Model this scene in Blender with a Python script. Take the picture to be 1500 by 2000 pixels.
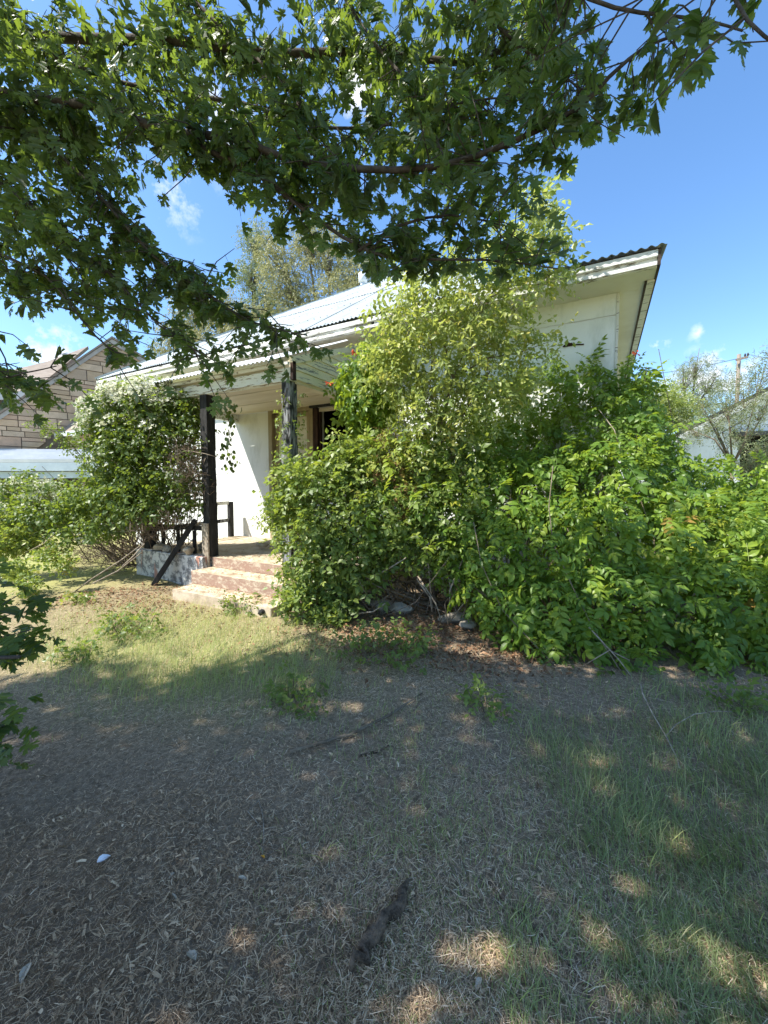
import bpy, math, random
import numpy as np
from mathutils import Vector
from mathutils.geometry import tessellate_polygon

random.seed(7)
RNG = np.random.default_rng(11)
SC = bpy.context.scene
COL = SC.collection
for o in list(bpy.data.objects):
    bpy.data.objects.remove(o)

# ------------------------------------------------------------------ camera
F = 780.0                      # focal length in photo pixels (photo 1500 x 2000)
YAW, PITCH = math.radians(28.5), math.radians(-3.67)
EYE = np.array((0.0, 0.0, 1.5))
FH = np.array((-math.sin(YAW), math.cos(YAW), 0.0))
RT = np.array((math.cos(YAW), math.sin(YAW), 0.0))
UPZ = np.array((0.0, 0.0, 1.0))
FW = FH * math.cos(PITCH) + UPZ * math.sin(PITCH)
UP = -FH * math.sin(PITCH) + UPZ * math.cos(PITCH)
cam = bpy.data.cameras.new("camera")
cam.sensor_fit = 'HORIZONTAL'
cam.sensor_width = 36.0
cam.lens = F / 1500.0 * 36.0
cam.clip_start, cam.clip_end = 0.05, 2000.0
cam_o = bpy.data.objects.new("camera", cam)
COL.objects.link(cam_o)
cam_o.location = EYE
cam_o.rotation_euler = (math.pi / 2 + PITCH, 0.0, YAW)
SC.camera = cam_o

# ------------------------------------------------------------------ light
SUN = np.array((-0.90, -0.93, 1.86))
SUN = SUN / np.linalg.norm(SUN)
EL = math.asin(SUN[2])
AZ = math.atan2(SUN[0], SUN[1])
sl = bpy.data.lights.new("sun", 'SUN')
sl.energy, sl.angle, sl.color = 3.0, math.radians(0.53), (1.0, 0.95, 0.86)
so = bpy.data.objects.new("sun", sl)
COL.objects.link(so)
so.rotation_euler = Vector(SUN).to_track_quat('Z', 'Y').to_euler()

SC.view_settings.view_transform = 'Standard'
SC.view_settings.look = 'None'
SC.view_settings.gamma = 1.0
SC.view_settings.use_curve_mapping = False
SC.view_settings.exposure = 1.80
SC.cycles.max_bounces = 7
SC.cycles.diffuse_bounces = 4
SC.cycles.transmission_bounces = 4
SC.cycles.use_denoising = True
SC.cycles.denoising_prefilter = 'NONE'
SC.cycles.use_adaptive_sampling = False
SC.cycles.sample_clamp_indirect = 4.0


def ray(px, py):
    return FW + RT * ((px - 750.0) / F) - UP * ((py - 1000.0) / F)


def at(px, py, Z):
    """The world point that stands at photo pixel (px, py), Z metres ahead."""
    d = ray(px, py)
    return EYE + d * (Z / float(d @ FH))


def on_ground(px, py, z=0.0):
    d = ray(px, py)
    return EYE + d * ((z - EYE[2]) / d[2])


def on_plane(px, py, p, n):
    d = ray(px, py)
    return EYE + d * (float((np.asarray(p) - EYE) @ n) / float(d @ n))


def proj(P):
    P = np.atleast_2d(P) - EYE
    c = P @ FW
    c = np.where(np.abs(c) < 1e-4, 1e-4, c)
    return 750 + F * (P @ RT) / c, 1000 - F * (P @ UP) / c, c


# ------------------------------------------------------------------ world
W = bpy.data.worlds.new("World")
SC.world = W
W.use_nodes = True
nt = W.node_tree
nt.nodes.clear()
N = nt.nodes.new
sky = N('ShaderNodeTexSky')
sky.sky_type = 'NISHITA'
sky.sun_disc = False
sky.sun_elevation = EL
sky.sun_rotation = AZ
sky.altitude = 500.0
sky.air_density = 1.1
sky.dust_density = 0.9
sky.ozone_density = 3.0
bg = N('ShaderNodeBackground')
bg.inputs['Strength'].default_value = 0.090
out = N('ShaderNodeOutputWorld')
tc = N('ShaderNodeTexCoord')
noise = N('ShaderNodeTexNoise')
noise.inputs['Scale'].default_value = 12.0
noise.inputs['Detail'].default_value = 9.0
noise.inputs['Roughness'].default_value = 0.62
nt.links.new(tc.outputs['Generated'], noise.inputs['Vector'])


def wmath(op, a, b=None, c=None):
    n = N('ShaderNodeMath')
    n.operation = op
    for i, v in enumerate((a, b, c)):
        if v is None:
            continue
        if isinstance(v, (int, float)):
            n.inputs[i].default_value = v
        else:
            nt.links.new(v, n.inputs[i])
    return n.outputs[0]


cover = None
CLOUDS = [(455, 225, 0.10, 0.52), (560, 260, 0.08, 0.45), (1395, 735, 0.075, .9), (1320, 775, 0.07, .8),
          (110, 690, 0.07, 0.8), (1285, 668, 0.030, 0.42), (1365, 648, 0.024, 0.36), (330, 360, 0.10, 0.38), (700, 180, .09, .45),
          (2300, 700, 0.16, 1.0), (-900, 600, 0.2, 1.0), (2600, -400, 0.14, 0.9)]
for px, py, r, a in CLOUDS:
    d = ray(px, py)
    d = d / np.linalg.norm(d)
    vd = N('ShaderNodeVectorMath')
    vd.operation = 'DISTANCE'
    nt.links.new(tc.outputs['Generated'], vd.inputs[0])
    vd.inputs[1].default_value = tuple(d)
    m = wmath('MULTIPLY', vd.outputs['Value'], 1.0 / r)
    m = wmath('SUBTRACT', 1.0, m)
    m = wmath('MAXIMUM', m, 0.0)
    m = wmath('MULTIPLY', m, a)
    cover = m if cover is None else wmath('MAXIMUM', cover, m)
t = wmath('SUBTRACT', noise.outputs['Fac'], 0.60)
t = wmath('MULTIPLY', t, 2.6)
t = wmath('ADD', t, wmath('MULTIPLY', cover, 0.95))
t = wmath('MULTIPLY', t, wmath('MINIMUM', wmath('MULTIPLY', cover, 3.0), 1.0))
t = wmath('MULTIPLY', t, 2.2)
t = wmath('MINIMUM', wmath('MAXIMUM', t, 0.0), 0.93)
mixc = N('ShaderNodeMixRGB')
nt.links.new(t, mixc.inputs['Fac'])
hs = N('ShaderNodeHueSaturation')
hs.inputs['Saturation'].default_value = 1.15
nt.links.new(sky.outputs['Color'], hs.inputs['Color'])
nt.links.new(hs.outputs['Color'], mixc.inputs['Color1'])
mixc.inputs['Color2'].default_value = (4.6, 4.75, 5.0, 1)
nt.links.new(mixc.outputs['Color'], bg.inputs['Color'])
nt.links.new(bg.outputs[0], out.inputs['Surface'])


# ------------------------------------------------------------------ materials
class NT:
    def __init__(self, name):
        self.m = bpy.data.materials.new(name)
        self.m.use_nodes = True
        self.t = self.m.node_tree
        self.t.nodes.clear()
        self.out = self.t.nodes.new('ShaderNodeOutputMaterial')

    def n(self, typ, **kw):
        k = self.t.nodes.new(typ)
        for a, v in kw.items():
            if a.startswith('i_'):
                k.inputs[a[2:].replace('_', ' ')].default_value = v
            else:
                setattr(k, a, v)
        return k

    def l(self, a, b):
        self.t.links.new(a, b)

    def noise(self, scale, detail=5, rough=0.6, vec=None, stretch=None):
        k = self.n('ShaderNodeTexNoise')
        k.inputs['Scale'].default_value = scale
        k.inputs['Detail'].default_value = detail
        k.inputs['Roughness'].default_value = rough
        tcn = self.n('ShaderNodeTexCoord')
        src = tcn.outputs['Object']
        if stretch:
            mp = self.n('ShaderNodeMapping')
            mp.inputs['Scale'].default_value = stretch
            self.l(src, mp.inputs['Vector'])
            src = mp.outputs['Vector']
        self.l(src, k.inputs['Vector'])
        return k.outputs['Fac']

    def ramp(self, fac, stops, interp='LINEAR'):
        r = self.n('ShaderNodeValToRGB')
        r.color_ramp.interpolation = interp
        e = r.color_ramp.elements
        while len(e) < len(stops):
            e.new(0.5)
        for i, (p, c) in enumerate(stops):
            e[i].position = p
            e[i].color = (c[0], c[1], c[2], 1) if len(c) == 3 else c
        self.l(fac, r.inputs['Fac'])
        return r.outputs['Color']

    def mix(self, fac, a, b, mode='MIX'):
        k = self.n('ShaderNodeMixRGB', blend_type=mode)
        for s, v in ((k.inputs['Fac'], fac), (k.inputs['Color1'], a), (k.inputs['Color2'], b)):
            if isinstance(v, (int, float)):
                s.default_value = v
            elif isinstance(v, tuple):
                s.default_value = (v[0], v[1], v[2], 1)
            else:
                self.l(v, s)
        return k.outputs['Color']

    def bump(self, h, strength=0.4, dist=0.01):
        b = self.n('ShaderNodeBump')
        b.inputs['Strength'].default_value = strength
        b.inputs['Distance'].default_value = dist
        self.l(h, b.inputs['Height'])
        return b.outputs['Normal']

    def finish(self, color, rough=0.8, metal=0.0, normal=None, spec=0.3):
        p = self.n('ShaderNodeBsdfPrincipled')
        if isinstance(color, tuple):
            p.inputs['Base Color'].default_value = (*color, 1)
        else:
            self.l(color, p.inputs['Base Color'])
        if isinstance(rough, (int, float)):
            p.inputs['Roughness'].default_value = rough
        else:
            self.l(rough, p.inputs['Roughness'])
        p.inputs['Metallic'].default_value = metal
        p.inputs['Specular IOR Level'].default_value = spec
        if normal is not None:
            self.l(normal, p.inputs['Normal'])
        self.l(p.outputs[0], self.out.inputs['Surface'])
        return self.m


def leaf_mat(name, stops, under, tcol, trans=0.35, rough=0.42, spec=0.4, objrand=True):
    k = NT(name)
    a = k.n('ShaderNodeAttribute', attribute_name='tint')
    fac = a.outputs['Fac']
    if objrand:
        oi = k.n('ShaderNodeObjectInfo')
        ad = k.n('ShaderNodeMath', operation='ADD')
        mu = k.n('ShaderNodeMath', operation='MULTIPLY')
        k.l(oi.outputs['Random'], mu.inputs[0])
        mu.inputs[1].default_value = 0.25
        k.l(fac, ad.inputs[0])
        k.l(mu.outputs[0], ad.inputs[1])
        sb = k.n('ShaderNodeMath', operation='SUBTRACT')
        k.l(ad.outputs[0], sb.inputs[0])
        sb.inputs[1].default_value = 0.12
        fac = sb.outputs[0]
    c = k.ramp(fac, stops)
    g = k.n('ShaderNodeNewGeometry')
    c2 = k.mix(g.outputs['Backfacing'], c, under) if under else c
    p = k.n('ShaderNodeBsdfPrincipled')
    k.l(c2, p.inputs['Base Color'])
    p.inputs['Roughness'].default_value = rough
    p.inputs['Specular IOR Level'].default_value = spec
    tr = k.n('ShaderNodeBsdfTranslucent')
    k.l(k.mix(0.75, c, tcol), tr.inputs['Color'])
    mx = k.n('ShaderNodeMixShader')
    mx.inputs[0].default_value = trans
    k.l(p.outputs[0], mx.inputs[1])
    k.l(tr.outputs[0], mx.inputs[2])
    k.l(mx.outputs[0], k.out.inputs['Surface'])
    return k.m


def noisy(name, c1, c2, scale, rough=0.85, bump=0.3, bscale=None, dist=0.006, stretch=None, spec=0.25, metal=0.0, lo=.35, hi=.65):
    k = NT(name)
    f = k.noise(scale, 7, 0.65, stretch=stretch)
    c = k.ramp(f, [(lo, c1), (hi, c2)])
    h = k.noise(bscale or scale * 4, 6, 0.7, stretch=stretch)
    return k.finish(c, rough, metal, k.bump(h, bump, dist), spec)


def peeling(name, paint, bare, amount=0.5, streak=(1, 1, 1), scale=9, dirt=(0.45, 0.42, 0.33), rough=0.75, dirtamt=0.45):
    """Old paint flaking off grey wood."""
    k = NT(name)
    f = k.noise(scale, 9, 0.72, stretch=streak)
    d = k.noise(1.7, 5, 0.6)
    pc = k.ramp(d, [(0.35, paint), (0.75, tuple(p * (1 - dirtamt) + q * dirtamt for p, q in zip(paint, dirt)))])
    g = k.noise(60, 4, 0.6, stretch=streak)
    bc = k.ramp(g, [(0.3, tuple(b * 0.55 for b in bare)), (0.7, bare)])
    m = k.ramp(f, [(amount - 0.012, (0, 0, 0)), (amount + 0.012, (1, 1, 1))])
    c = k.mix(m, pc, bc)
    inv = k.n('ShaderNodeInvert')
    k.l(m, inv.inputs['Color'])
    return k.finish(c, rough, 0, k.bump(inv.outputs[0], 0.5, 0.003), 0.3)


M = {}
M['stucco'] = noisy('white_stucco', (0.62, 0.62, 0.585), (0.80, 0.81, 0.79), 1.9, 0.85, 0.45, 70, 0.005, (1.6, 1, 0.6), lo=.30, hi=.50)
M['panel'] = noisy('painted_wall_panel', (0.60, 0.64, 0.60), (0.80, 0.83, 0.81), 1.6, 0.8, 0.35, 60, 0.004, (1.5, 1, 0.6), lo=.30, hi=.50)
M['trim'] = peeling('old_white_trim_paint', (0.76, 0.77, 0.73), (0.30, 0.27, 0.22), 0.575, (0.35, 2, 2), 11)
M['fascia'] = peeling('weathered_fascia_paint', (0.72, 0.74, 0.73), (0.33, 0.31, 0.28), 0.525, (0.22, 2, 3), 8)
M['beam'] = peeling('porch_beam_paint', (0.72, 0.77, 0.76), (0.30, 0.24, 0.15), 0.555, (0.35, 2, 3), 9, (0.5, 0.45, 0.28))
M['cream'] = noisy('cream_ceiling_paint', (0.58, 0.52, 0.40), (0.70, 0.65, 0.53), 2.2, 0.7, 0.2, 30, 0.003, (0.4, 2, 2))
M['soffit'] = peeling('soffit_paint', (0.72, 0.72, 0.66), (0.25, 0.21, 0.15), 0.70, (1, 0.5, 1), 10)
M['siding'] = peeling('peeling_siding_paint', (0.78, 0.71, 0.50), (0.27, 0.28, 0.25), 0.57, (1, 0.22, 2.5), 12, (0.40, 0.44, 0.26))
M['char'] = noisy('charred_wood', (0.008, 0.008, 0.008), (0.035, 0.033, 0.032), 14, 0.75, 0.9, 40, 0.012, (2, 2, 0.4), 0.35)
M['char_grey'] = noisy('half_charred_wood', (0.012, 0.012, 0.012), (0.28, 0.29, 0.30), 9, 0.8, 0.7, 40, 0.01, (2.5, 2.5, 0.5), 0.3, lo=.42, hi=.60)
M['char_brown'] = noisy('scorched_brown_wood', (0.012, 0.009, 0.008), (0.06, 0.03, 0.02), 8, 0.8, 0.6, 40, 0.008, (2, 2, 0.6))
M['brown_edge'] = noisy('dark_weathered_edge', (0.03, 0.022, 0.018), (0.10, 0.075, 0.055), 6, 0.85, 0.6, 30, 0.01, (2, 0.4, 2))
M['doorframe'] = noisy('faded_door_frame_paint', (0.26, 0.21, 0.12), (0.40, 0.34, 0.22), 5, 0.7, 0.3, 40, 0.004, (2, 2, 0.5))
M['door'] = noisy('faded_cream_door_paint', (0.58, 0.56, 0.46), (0.68, 0.66, 0.56), 3, 0.6, 0.15, 30, 0.003)
M['door_low'] = noisy('grey_green_door_paint', (0.22, 0.22, 0.16), (0.34, 0.33, 0.25), 3, 0.6, 0.15, 30, 0.003)
M['dark'] = noisy('burnt_and_shaded_interior', (0.006, 0.006, 0.006), (0.02, 0.018, 0.016), 3)  # burnt black in the house, painted shade in the garage bay
M['steel'] = noisy('galvanised_steel', (0.62, 0.65, 0.68), (0.76, 0.79, 0.80), 3, 0.5, 0.1, 12, 0.003, spec=0.5)
M['zinc'] = noisy('galvanised_roofing', (0.30, 0.345, 0.355), (0.44, 0.485, 0.49), 1.6, 0.6, 0.15, 9, 0.003, (2, 0.4, 1), spec=0.4)
M['nail'] = noisy('lead_nail_heads', (0.16, 0.18, 0.19), (0.25, 0.27, 0.28), 20)
M['step'] = noisy('worn_concrete_step', (0.27, 0.20, 0.13), (0.56, 0.47, 0.35), 4, 0.92, 0.7, 28, 0.01, lo=.33, hi=.58)
M['porchfloor'] = noisy('dusty_porch_floor', (0.36, 0.30, 0.20), (0.52, 0.45, 0.33), 4, 0.9, 0.4, 40, 0.005)


def step_riser():
    k = NT('red_painted_riser')
    f = k.noise(16, 8, 0.75, stretch=(0.5, 1, 1))
    c = k.ramp(f, [(0.34, (0.34, 0.27, 0.195)), (0.46, (0.30, 0.185, 0.14)), (0.53, (0.37, 0.28, 0.21)), (0.58, (0.50, 0.42, 0.32))])
    return k.finish(c, 0.9, 0, k.bump(k.noise(50, 6, .7), 0.5, 0.006))


def base_paint():
    k = NT('flaking_grey_base_paint')
    f = k.noise(7, 9, 0.75)
    g = k.noise(5, 3, 0.5, stretch=(1.5, 1, 0.3))
    c = k.ramp(f, [(0.36, (0.14, 0.14, 0.14)), (0.47, (0.26, 0.26, 0.255)), (0.51, (0.60, 0.59, 0.56)), (0.70, (0.70, 0.68, 0.63))])
    c = k.mix(k.ramp(g, [(0.60, (0, 0, 0)), (0.66, (1, 1, 1))]), c, (0.45, 0.24, 0.18))
    return k.finish(c, 0.85, 0, k.bump(f, 0.6, 0.006))


M['riser'] = step_riser()
M['base'] = base_paint()


def stone_mat():
    k = NT('sandstone_veneer')
    oi = k.n('ShaderNodeObjectInfo')
    c = k.ramp(oi.outputs['Random'], [(0.0, (0.38, 0.29, 0.20)), (0.25, (0.55, 0.42, 0.28)), (0.5, (0.47, 0.33, 0.24)), (0.75, (0.60, 0.48, 0.34)), (1.0, (0.36, 0.28, 0.21))])
    c = k.mix(k.ramp(k.noise(3, 6, 0.65), [(.45, (0, 0, 0)), (.8, (.7, .7, .7))]), c, (0.30, 0.24, 0.17))
    return k.finish(c, 0.9, 0, k.bump(k.noise(14, 7, .7), 0.6, 0.015))


M['ashlar'] = stone_mat()
M['mortar'] = noisy('dark_mortar', (0.10, 0.085, 0.07), (0.17, 0.14, 0.11), 8)


def shingle():
    k = NT('asphalt_shingles')
    tcn = k.n('ShaderNodeTexCoord')
    sp = k.n('ShaderNodeSeparateXYZ')
    k.l(tcn.outputs['Object'], sp.inputs[0])
    m = k.n('ShaderNodeMath', operation='MULTIPLY')
    k.l(sp.outputs['Z'], m.inputs[0])
    m.inputs[1].default_value = 9.0
    fr = k.n('ShaderNodeMath', operation='FRACT')
    k.l(m.outputs[0], fr.inputs[0])
    c = k.ramp(k.noise(3.5, 6, .7), [(0.3, (0.20, 0.165, 0.135)), (0.7, (0.31, 0.265, 0.22))])
    c = k.mix(k.ramp(fr.outputs[0], [(0.0, (0.55, 0.55, 0.55)), (0.14, (1, 1, 1))]), (0.05, 0.04, 0.035), c, 'MIX')
    return k.finish(c, 0.95, 0, k.bump(fr.outputs[0], 0.5, 0.02))


M['shingle'] = shingle()
M['greytrim'] = noisy('grey_painted_trim', (0.30, 0.29, 0.27), (0.40, 0.39, 0.37), 3)
M['white'] = noisy('white_painted_metal', (0.48, 0.51, 0.54), (0.58, 0.60, 0.62), 2, 0.5, 0.1, 9)
M['bluegrey'] = noisy('blue_grey_fascia', (0.42, 0.50, 0.58), (0.52, 0.60, 0.67), 2, 0.5, 0.1, 9)
M['roofdark'] = noisy('dark_roof_edge', (0.03, 0.03, 0.035), (0.07, 0.07, 0.07), 4)
M['pole'] = noisy('weathered_pole_wood', (0.16, 0.13, 0.11), (0.27, 0.23, 0.19), 6, 0.9, 0.5, 30, 0.01, (2, 2, 0.2))
M['wire'] = noisy('black_cable', (0.02, 0.02, 0.02), (0.04, 0.04, 0.04), 5)
M['bark'] = noisy('maple_bark', (0.035, 0.028, 0.022), (0.10, 0.085, 0.07), 18, 0.9, 0.9, 30, 0.01, (1, 1, 1))
M['stem'] = noisy('grey_brown_stem', (0.10, 0.075, 0.05), (0.22, 0.18, 0.13), 12, 0.9, 0.5)
M['palestem'] = noisy('bleached_dry_stem', (0.16, 0.125, 0.09), (0.42, 0.36, 0.28), 25, 0.85, 0.4)
M['drybrush'] = noisy('dry_brush_stem', (0.13, 0.09, 0.065), (0.27, 0.21, 0.16), 5, 0.9, 0.3)
M['rock'] = noisy('field_stone', (0.20, 0.17, 0.13), (0.38, 0.34, 0.28), 7, 0.9, 0.7, 25, 0.01)
M['rottenlog'] = noisy('rotten_bark', (0.05, 0.036, 0.025), (0.26, 0.19, 0.13), 30, 0.95, 1.0, 60, 0.02)
M['paper'] = noisy('white_paper', (0.72, 0.74, 0.78), (0.8, 0.8, 0.82), 9)
M['orangeleaf'] = noisy('orange_dead_leaf', (0.55, 0.22, 0.03), (0.7, 0.38, 0.05), 30)
M['chip'] = noisy('pale_wood_chip', (0.30, 0.25, 0.18), (0.46, 0.40, 0.31), 20)
M['flower_red'] = noisy('trumpet_flower', (0.55, 0.07, 0.03), (0.7, 0.13, 0.05), 9)

M['maple'] = leaf_mat('maple_leaf', [(0.0, (0.026, 0.056, 0.018)), (0.5, (0.048, 0.094, 0.025)), (1.0, (0.105, 0.155, 0.034))], (0.082, 0.120, 0.070), (0.30, 0.42, 0.04), 0.42, 0.42)
M['trumpet'] = leaf_mat('trumpet_vine_leaf', [(0.0, (0.060, 0.130, 0.022)), (0.5, (0.14, 0.235, 0.032)), (0.85, (0.25, 0.33, 0.038)), (0.97, (0.40, 0.39, 0.05)), (1.0, (0.40, 0.25, 0.07))], (0.16, 0.24, 0.075), (0.42, 0.54, 0.03), 0.40, 0.42, 0.35)
M['elm'] = leaf_mat('elm_leaf', [(0.0, (0.10, 0.165, 0.04)), (0.6, (0.25, 0.315, 0.085)), (0.9, (0.42, 0.45, 0.14)), (1.0, (0.55, 0.48, 0.11))], (0.34, 0.39, 0.19), (0.55, 0.62, 0.09), 0.42, 0.42, 0.4)
M['shrub'] = leaf_mat('shrub_leaf', [(0.0, (0.085, 0.14, 0.032)), (0.55, (0.17, 0.235, 0.055)), (0.85, (0.29, 0.33, 0.07)), (0.96, (0.44, 0.40, 0.07)), (1.0, (0.36, 0.22, 0.08))], (0.18, 0.23, 0.10), (0.42, 0.52, 0.05), 0.40, 0.42, 0.4)
M['clematis'] = leaf_mat('clematis_leaf', [(0.0, (0.05, 0.095, 0.022)), (0.6, (0.11, 0.17, 0.038)), (1.0, (0.21, 0.27, 0.05))], (0.11, 0.15, 0.055), (0.34, 0.44, 0.03), 0.38, 0.45)
M['blossom'] = leaf_mat('clematis_blossom', [(0.0, (0.55, 0.57, 0.40)), (0.5, (0.72, 0.72, 0.56)), (1.0, (0.80, 0.80, 0.70))], None, (0.7, 0.72, 0.5), 0.3, 0.6, 0.2)
M['olive'] = leaf_mat('olive_tree_leaf', [(0.0, (0.16, 0.165, 0.08)), (0.6, (0.27, 0.27, 0.13)), (1.0, (0.38, 0.37, 0.19))], (0.30, 0.30, 0.17), (0.44, 0.44, 0.16), 0.3, 0.5, 0.4)
M['willow'] = leaf_mat('grey_green_leaf', [(0.0, (0.12, 0.16, 0.07)), (0.6, (0.20, 0.235, 0.11)), (1.0, (0.30, 0.32, 0.16))], (0.23, 0.26, 0.17), (0.36, 0.42, 0.12), 0.3, 0.5, 0.4)
M['drygrass'] = leaf_mat('dry_straw', [(0.0, (0.14, 0.090, 0.052)), (0.35, (0.49, 0.345, 0.21)), (0.75, (0.78, 0.585, 0.375)), (1.0, (0.90, 0.76, 0.56))], None, (0.58, 0.42, 0.25), 0.15, 0.8, 0.15, False)
M['grass'] = leaf_mat('green_grass', [(0.0, (0.22, 0.26, 0.125)), (0.5, (0.31, 0.36, 0.155)), (0.8, (0.42, 0.46, 0.13)), (1.0, (0.70, 0.60, 0.36))], None, (0.46, 0.55, 0.08), 0.36, 0.6, 0.2, False)
M['litter'] = leaf_mat('dead_leaf_litter', [(0.0, (0.09, 0.05, 0.03)), (0.5, (0.22, 0.12, 0.065)), (1.0, (0.38, 0.24, 0.14))], None, (0.3, 0.16, 0.07), 0.15, 0.8, 0.2, False)
M['deadleaf'] = leaf_mat('dried_vine_leaf', [(0.0, (0.12, 0.06, 0.03)), (0.6, (0.24, 0.13, 0.06)), (1.0, (0.42, 0.27, 0.12))], None, (0.4, 0.24, 0.08), 0.25, 0.7, 0.2, False)


def ground_mat():
    k = NT('yard_soil')
    a = k.noise(1.1, 6, 0.65)
    b = k.noise(38, 8, 0.75)
    soil = k.ramp(b, [(0.3, (0.11, 0.082, 0.056)), (0.7, (0.42, 0.32, 0.22))])
    lawn = k.ramp(b, [(0.3, (0.19, 0.21, 0.065)), (0.7, (0.40, 0.40, 0.15))])
    at_ = k.n('ShaderNodeAttribute', attribute_name='lawn')
    ad = k.n('ShaderNodeMath', operation='MULTIPLY')
    k.l(at_.outputs['Fac'], ad.inputs[0])
    k.l(k.ramp(a, [(0.3, (0.4, 0.4, 0.4)), (0.6, (1, 1, 1))]), ad.inputs[1])
    c = k.mix(ad.outputs[0], soil, lawn)
    return k.finish(c, 0.97, 0, k.bump(b, 0.9, 0.02), 0.1)


M['ground'] = ground_mat()


# ------------------------------------------------------------------ objects
WLOC = {}


def attach(o, parent, wloc=(0, 0, 0)):
    if parent is not None:
        o.parent = parent
        p = WLOC[parent.name]
        o.location = (wloc[0] - p[0], wloc[1] - p[1], wloc[2] - p[2])
    else:
        o.location = wloc
    WLOC[o.name] = tuple(wloc)


def tag(o, label=None, cat=None, group=None, kind=None):
    if label:
        o['label'] = label
    if cat:
        o['category'] = cat
    if group:
        o['group'] = group
    if kind:
        o['kind'] = kind
    return o


def thing(name, label, cat, loc, group=None):
    o = bpy.data.objects.new(name, None)
    COL.objects.link(o)
    o.empty_display_size = 0.2
    attach(o, None, tuple(float(v) for v in loc))
    return tag(o, label, cat, group)


class MB:
    def __init__(self):
        self.v, self.f, self.mi = [], [], []

    def add(self, vs, fs, mi=0):
        b = len(self.v)
        self.v += [tuple(float(c) for c in p) for p in vs]
        for f in fs:
            self.f.append(tuple(b + i for i in f))
            self.mi.append(mi)
        return self

    def box(self, x0, x1, y0, y1, z0, z1, mi=0):
        return self.hexa([(x0, y0, z0), (x1, y0, z0), (x1, y1, z0), (x0, y1, z0), (x0, y0, z1), (x1, y0, z1), (x1, y1, z1), (x0, y1, z1)], mi)

    def hexa(self, p, mi=0):
        return self.add(p, [(0, 3, 2, 1), (4, 5, 6, 7), (0, 1, 5, 4), (1, 2, 6, 5), (2, 3, 7, 6), (3, 0, 4, 7)], mi)

    def prism(self, poly, vec, mi=0):
        n = len(poly)
        a = [np.asarray(p, float) for p in poly]
        b = [p + np.asarray(vec, float) for p in a]
        fs = [tuple(range(n))[::-1], tuple(range(n, 2 * n))]
        fs += [(i, (i + 1) % n, n + (i + 1) % n, n + i) for i in range(n)]
        return self.add(a + b, fs, mi)

    def bar(self, p0, p1, w, h, side=(0, 0, 1), mi=0):
        p0, p1 = np.asarray(p0, float), np.asarray(p1, float)
        d = (p1 - p0) / np.linalg.norm(p1 - p0)
        s = np.cross(d, np.asarray(side, float))
        s = s / np.linalg.norm(s)
        u = np.cross(s, d)
        s, u = s * w / 2, u * h / 2
        return self.hexa([p0 - s - u, p0 + s - u, p1 + s - u, p1 - s - u, p0 - s + u, p0 + s + u, p1 + s + u, p1 - s + u], mi)

    def tube(self, pts, rad, n=6, cap=True):
        pts = [np.asarray(p, float) for p in pts]
        if not hasattr(rad, '__len__'):
            rad = [rad] * len(pts)
        b = len(self.v)
        ref = np.array((0.31, 0.17, 0.93))
        for i, p in enumerate(pts):
            d = pts[min(i + 1, len(pts) - 1)] - pts[max(i - 1, 0)]
            d = d / (np.linalg.norm(d) + 1e-9)
            s = np.cross(d, ref)
            if np.linalg.norm(s) < 1e-3:
                s = np.cross(d, (1, 0, 0))
            s = s / np.linalg.norm(s)
            u = np.cross(d, s)
            for k in range(n):
                a = 2 * math.pi * k / n
                self.v.append(tuple(p + (s * math.cos(a) + u * math.sin(a)) * rad[i]))
        for i in range(len(pts) - 1):
            for k in range(n):
                self.f.append((b + i * n + k, b + i * n + (k + 1) % n, b + (i + 1) * n + (k + 1) % n, b + (i + 1) * n + k))
                self.mi.append(0)
        if cap:
            self.f.append(tuple(b + k for k in range(n))[::-1])
            self.f.append(tuple(b + (len(pts) - 1) * n + k for k in range(n)))
            self.mi += [0, 0]
        return self

    def build(self, name, mat, parent=None, smooth=False, bevel=0.0, kind=None, label=None):
        me = bpy.data.meshes.new(name)
        me.from_pydata(self.v, [], self.f)
        mats = mat if isinstance(mat, (list, tuple)) else [mat]
        for m in mats:
            me.materials.append(m)
        if len(mats) > 1:
            me.polygons.foreach_set('material_index', self.mi)
        if smooth:
            me.polygons.foreach_set('use_smooth', [True] * len(me.polygons))
        me.update()
        o = bpy.data.objects.new(name, me)
        COL.objects.link(o)
        attach(o, parent)
        if bevel:
            bv = o.modifiers.new('bevel', 'BEVEL')
            bv.width, bv.segments, bv.limit_method = bevel, 2, 'ANGLE'
        return tag(o, label, None, None, kind)


def mesh_np(name, V, T, tint, mat, parent=None, kind=None, smooth=False, loc=(0, 0, 0)):
    """V (n,3), T (m,3) triangles, tint per triangle."""
    me = bpy.data.meshes.new(name)
    me.vertices.add(len(V))
    me.vertices.foreach_set('co', np.asarray(V, np.float32).ravel())
    me.loops.add(len(T) * 3)
    me.loops.foreach_set('vertex_index', np.asarray(T, np.int32).ravel())
    me.polygons.add(len(T))
    me.polygons.foreach_set('loop_start', np.arange(0, len(T) * 3, 3, dtype=np.int32))
    me.polygons.foreach_set('loop_total', np.full(len(T), 3, np.int32))
    if smooth:
        me.polygons.foreach_set('use_smooth', np.ones(len(T), bool))
    if tint is not None:
        a = me.attributes.new('tint', 'FLOAT', 'FACE')
        a.data.foreach_set('value', np.asarray(tint, np.float32))
    me.update(calc_edges=True)
    me.materials.append(mat)
    o = bpy.data.objects.new(name, me)
    COL.objects.link(o)
    attach(o, parent, loc)
    return tag(o, None, None, None, kind)


def unit(a):
    return a / (np.linalg.norm(a, axis=-1, keepdims=True) + 1e-9)


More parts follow.
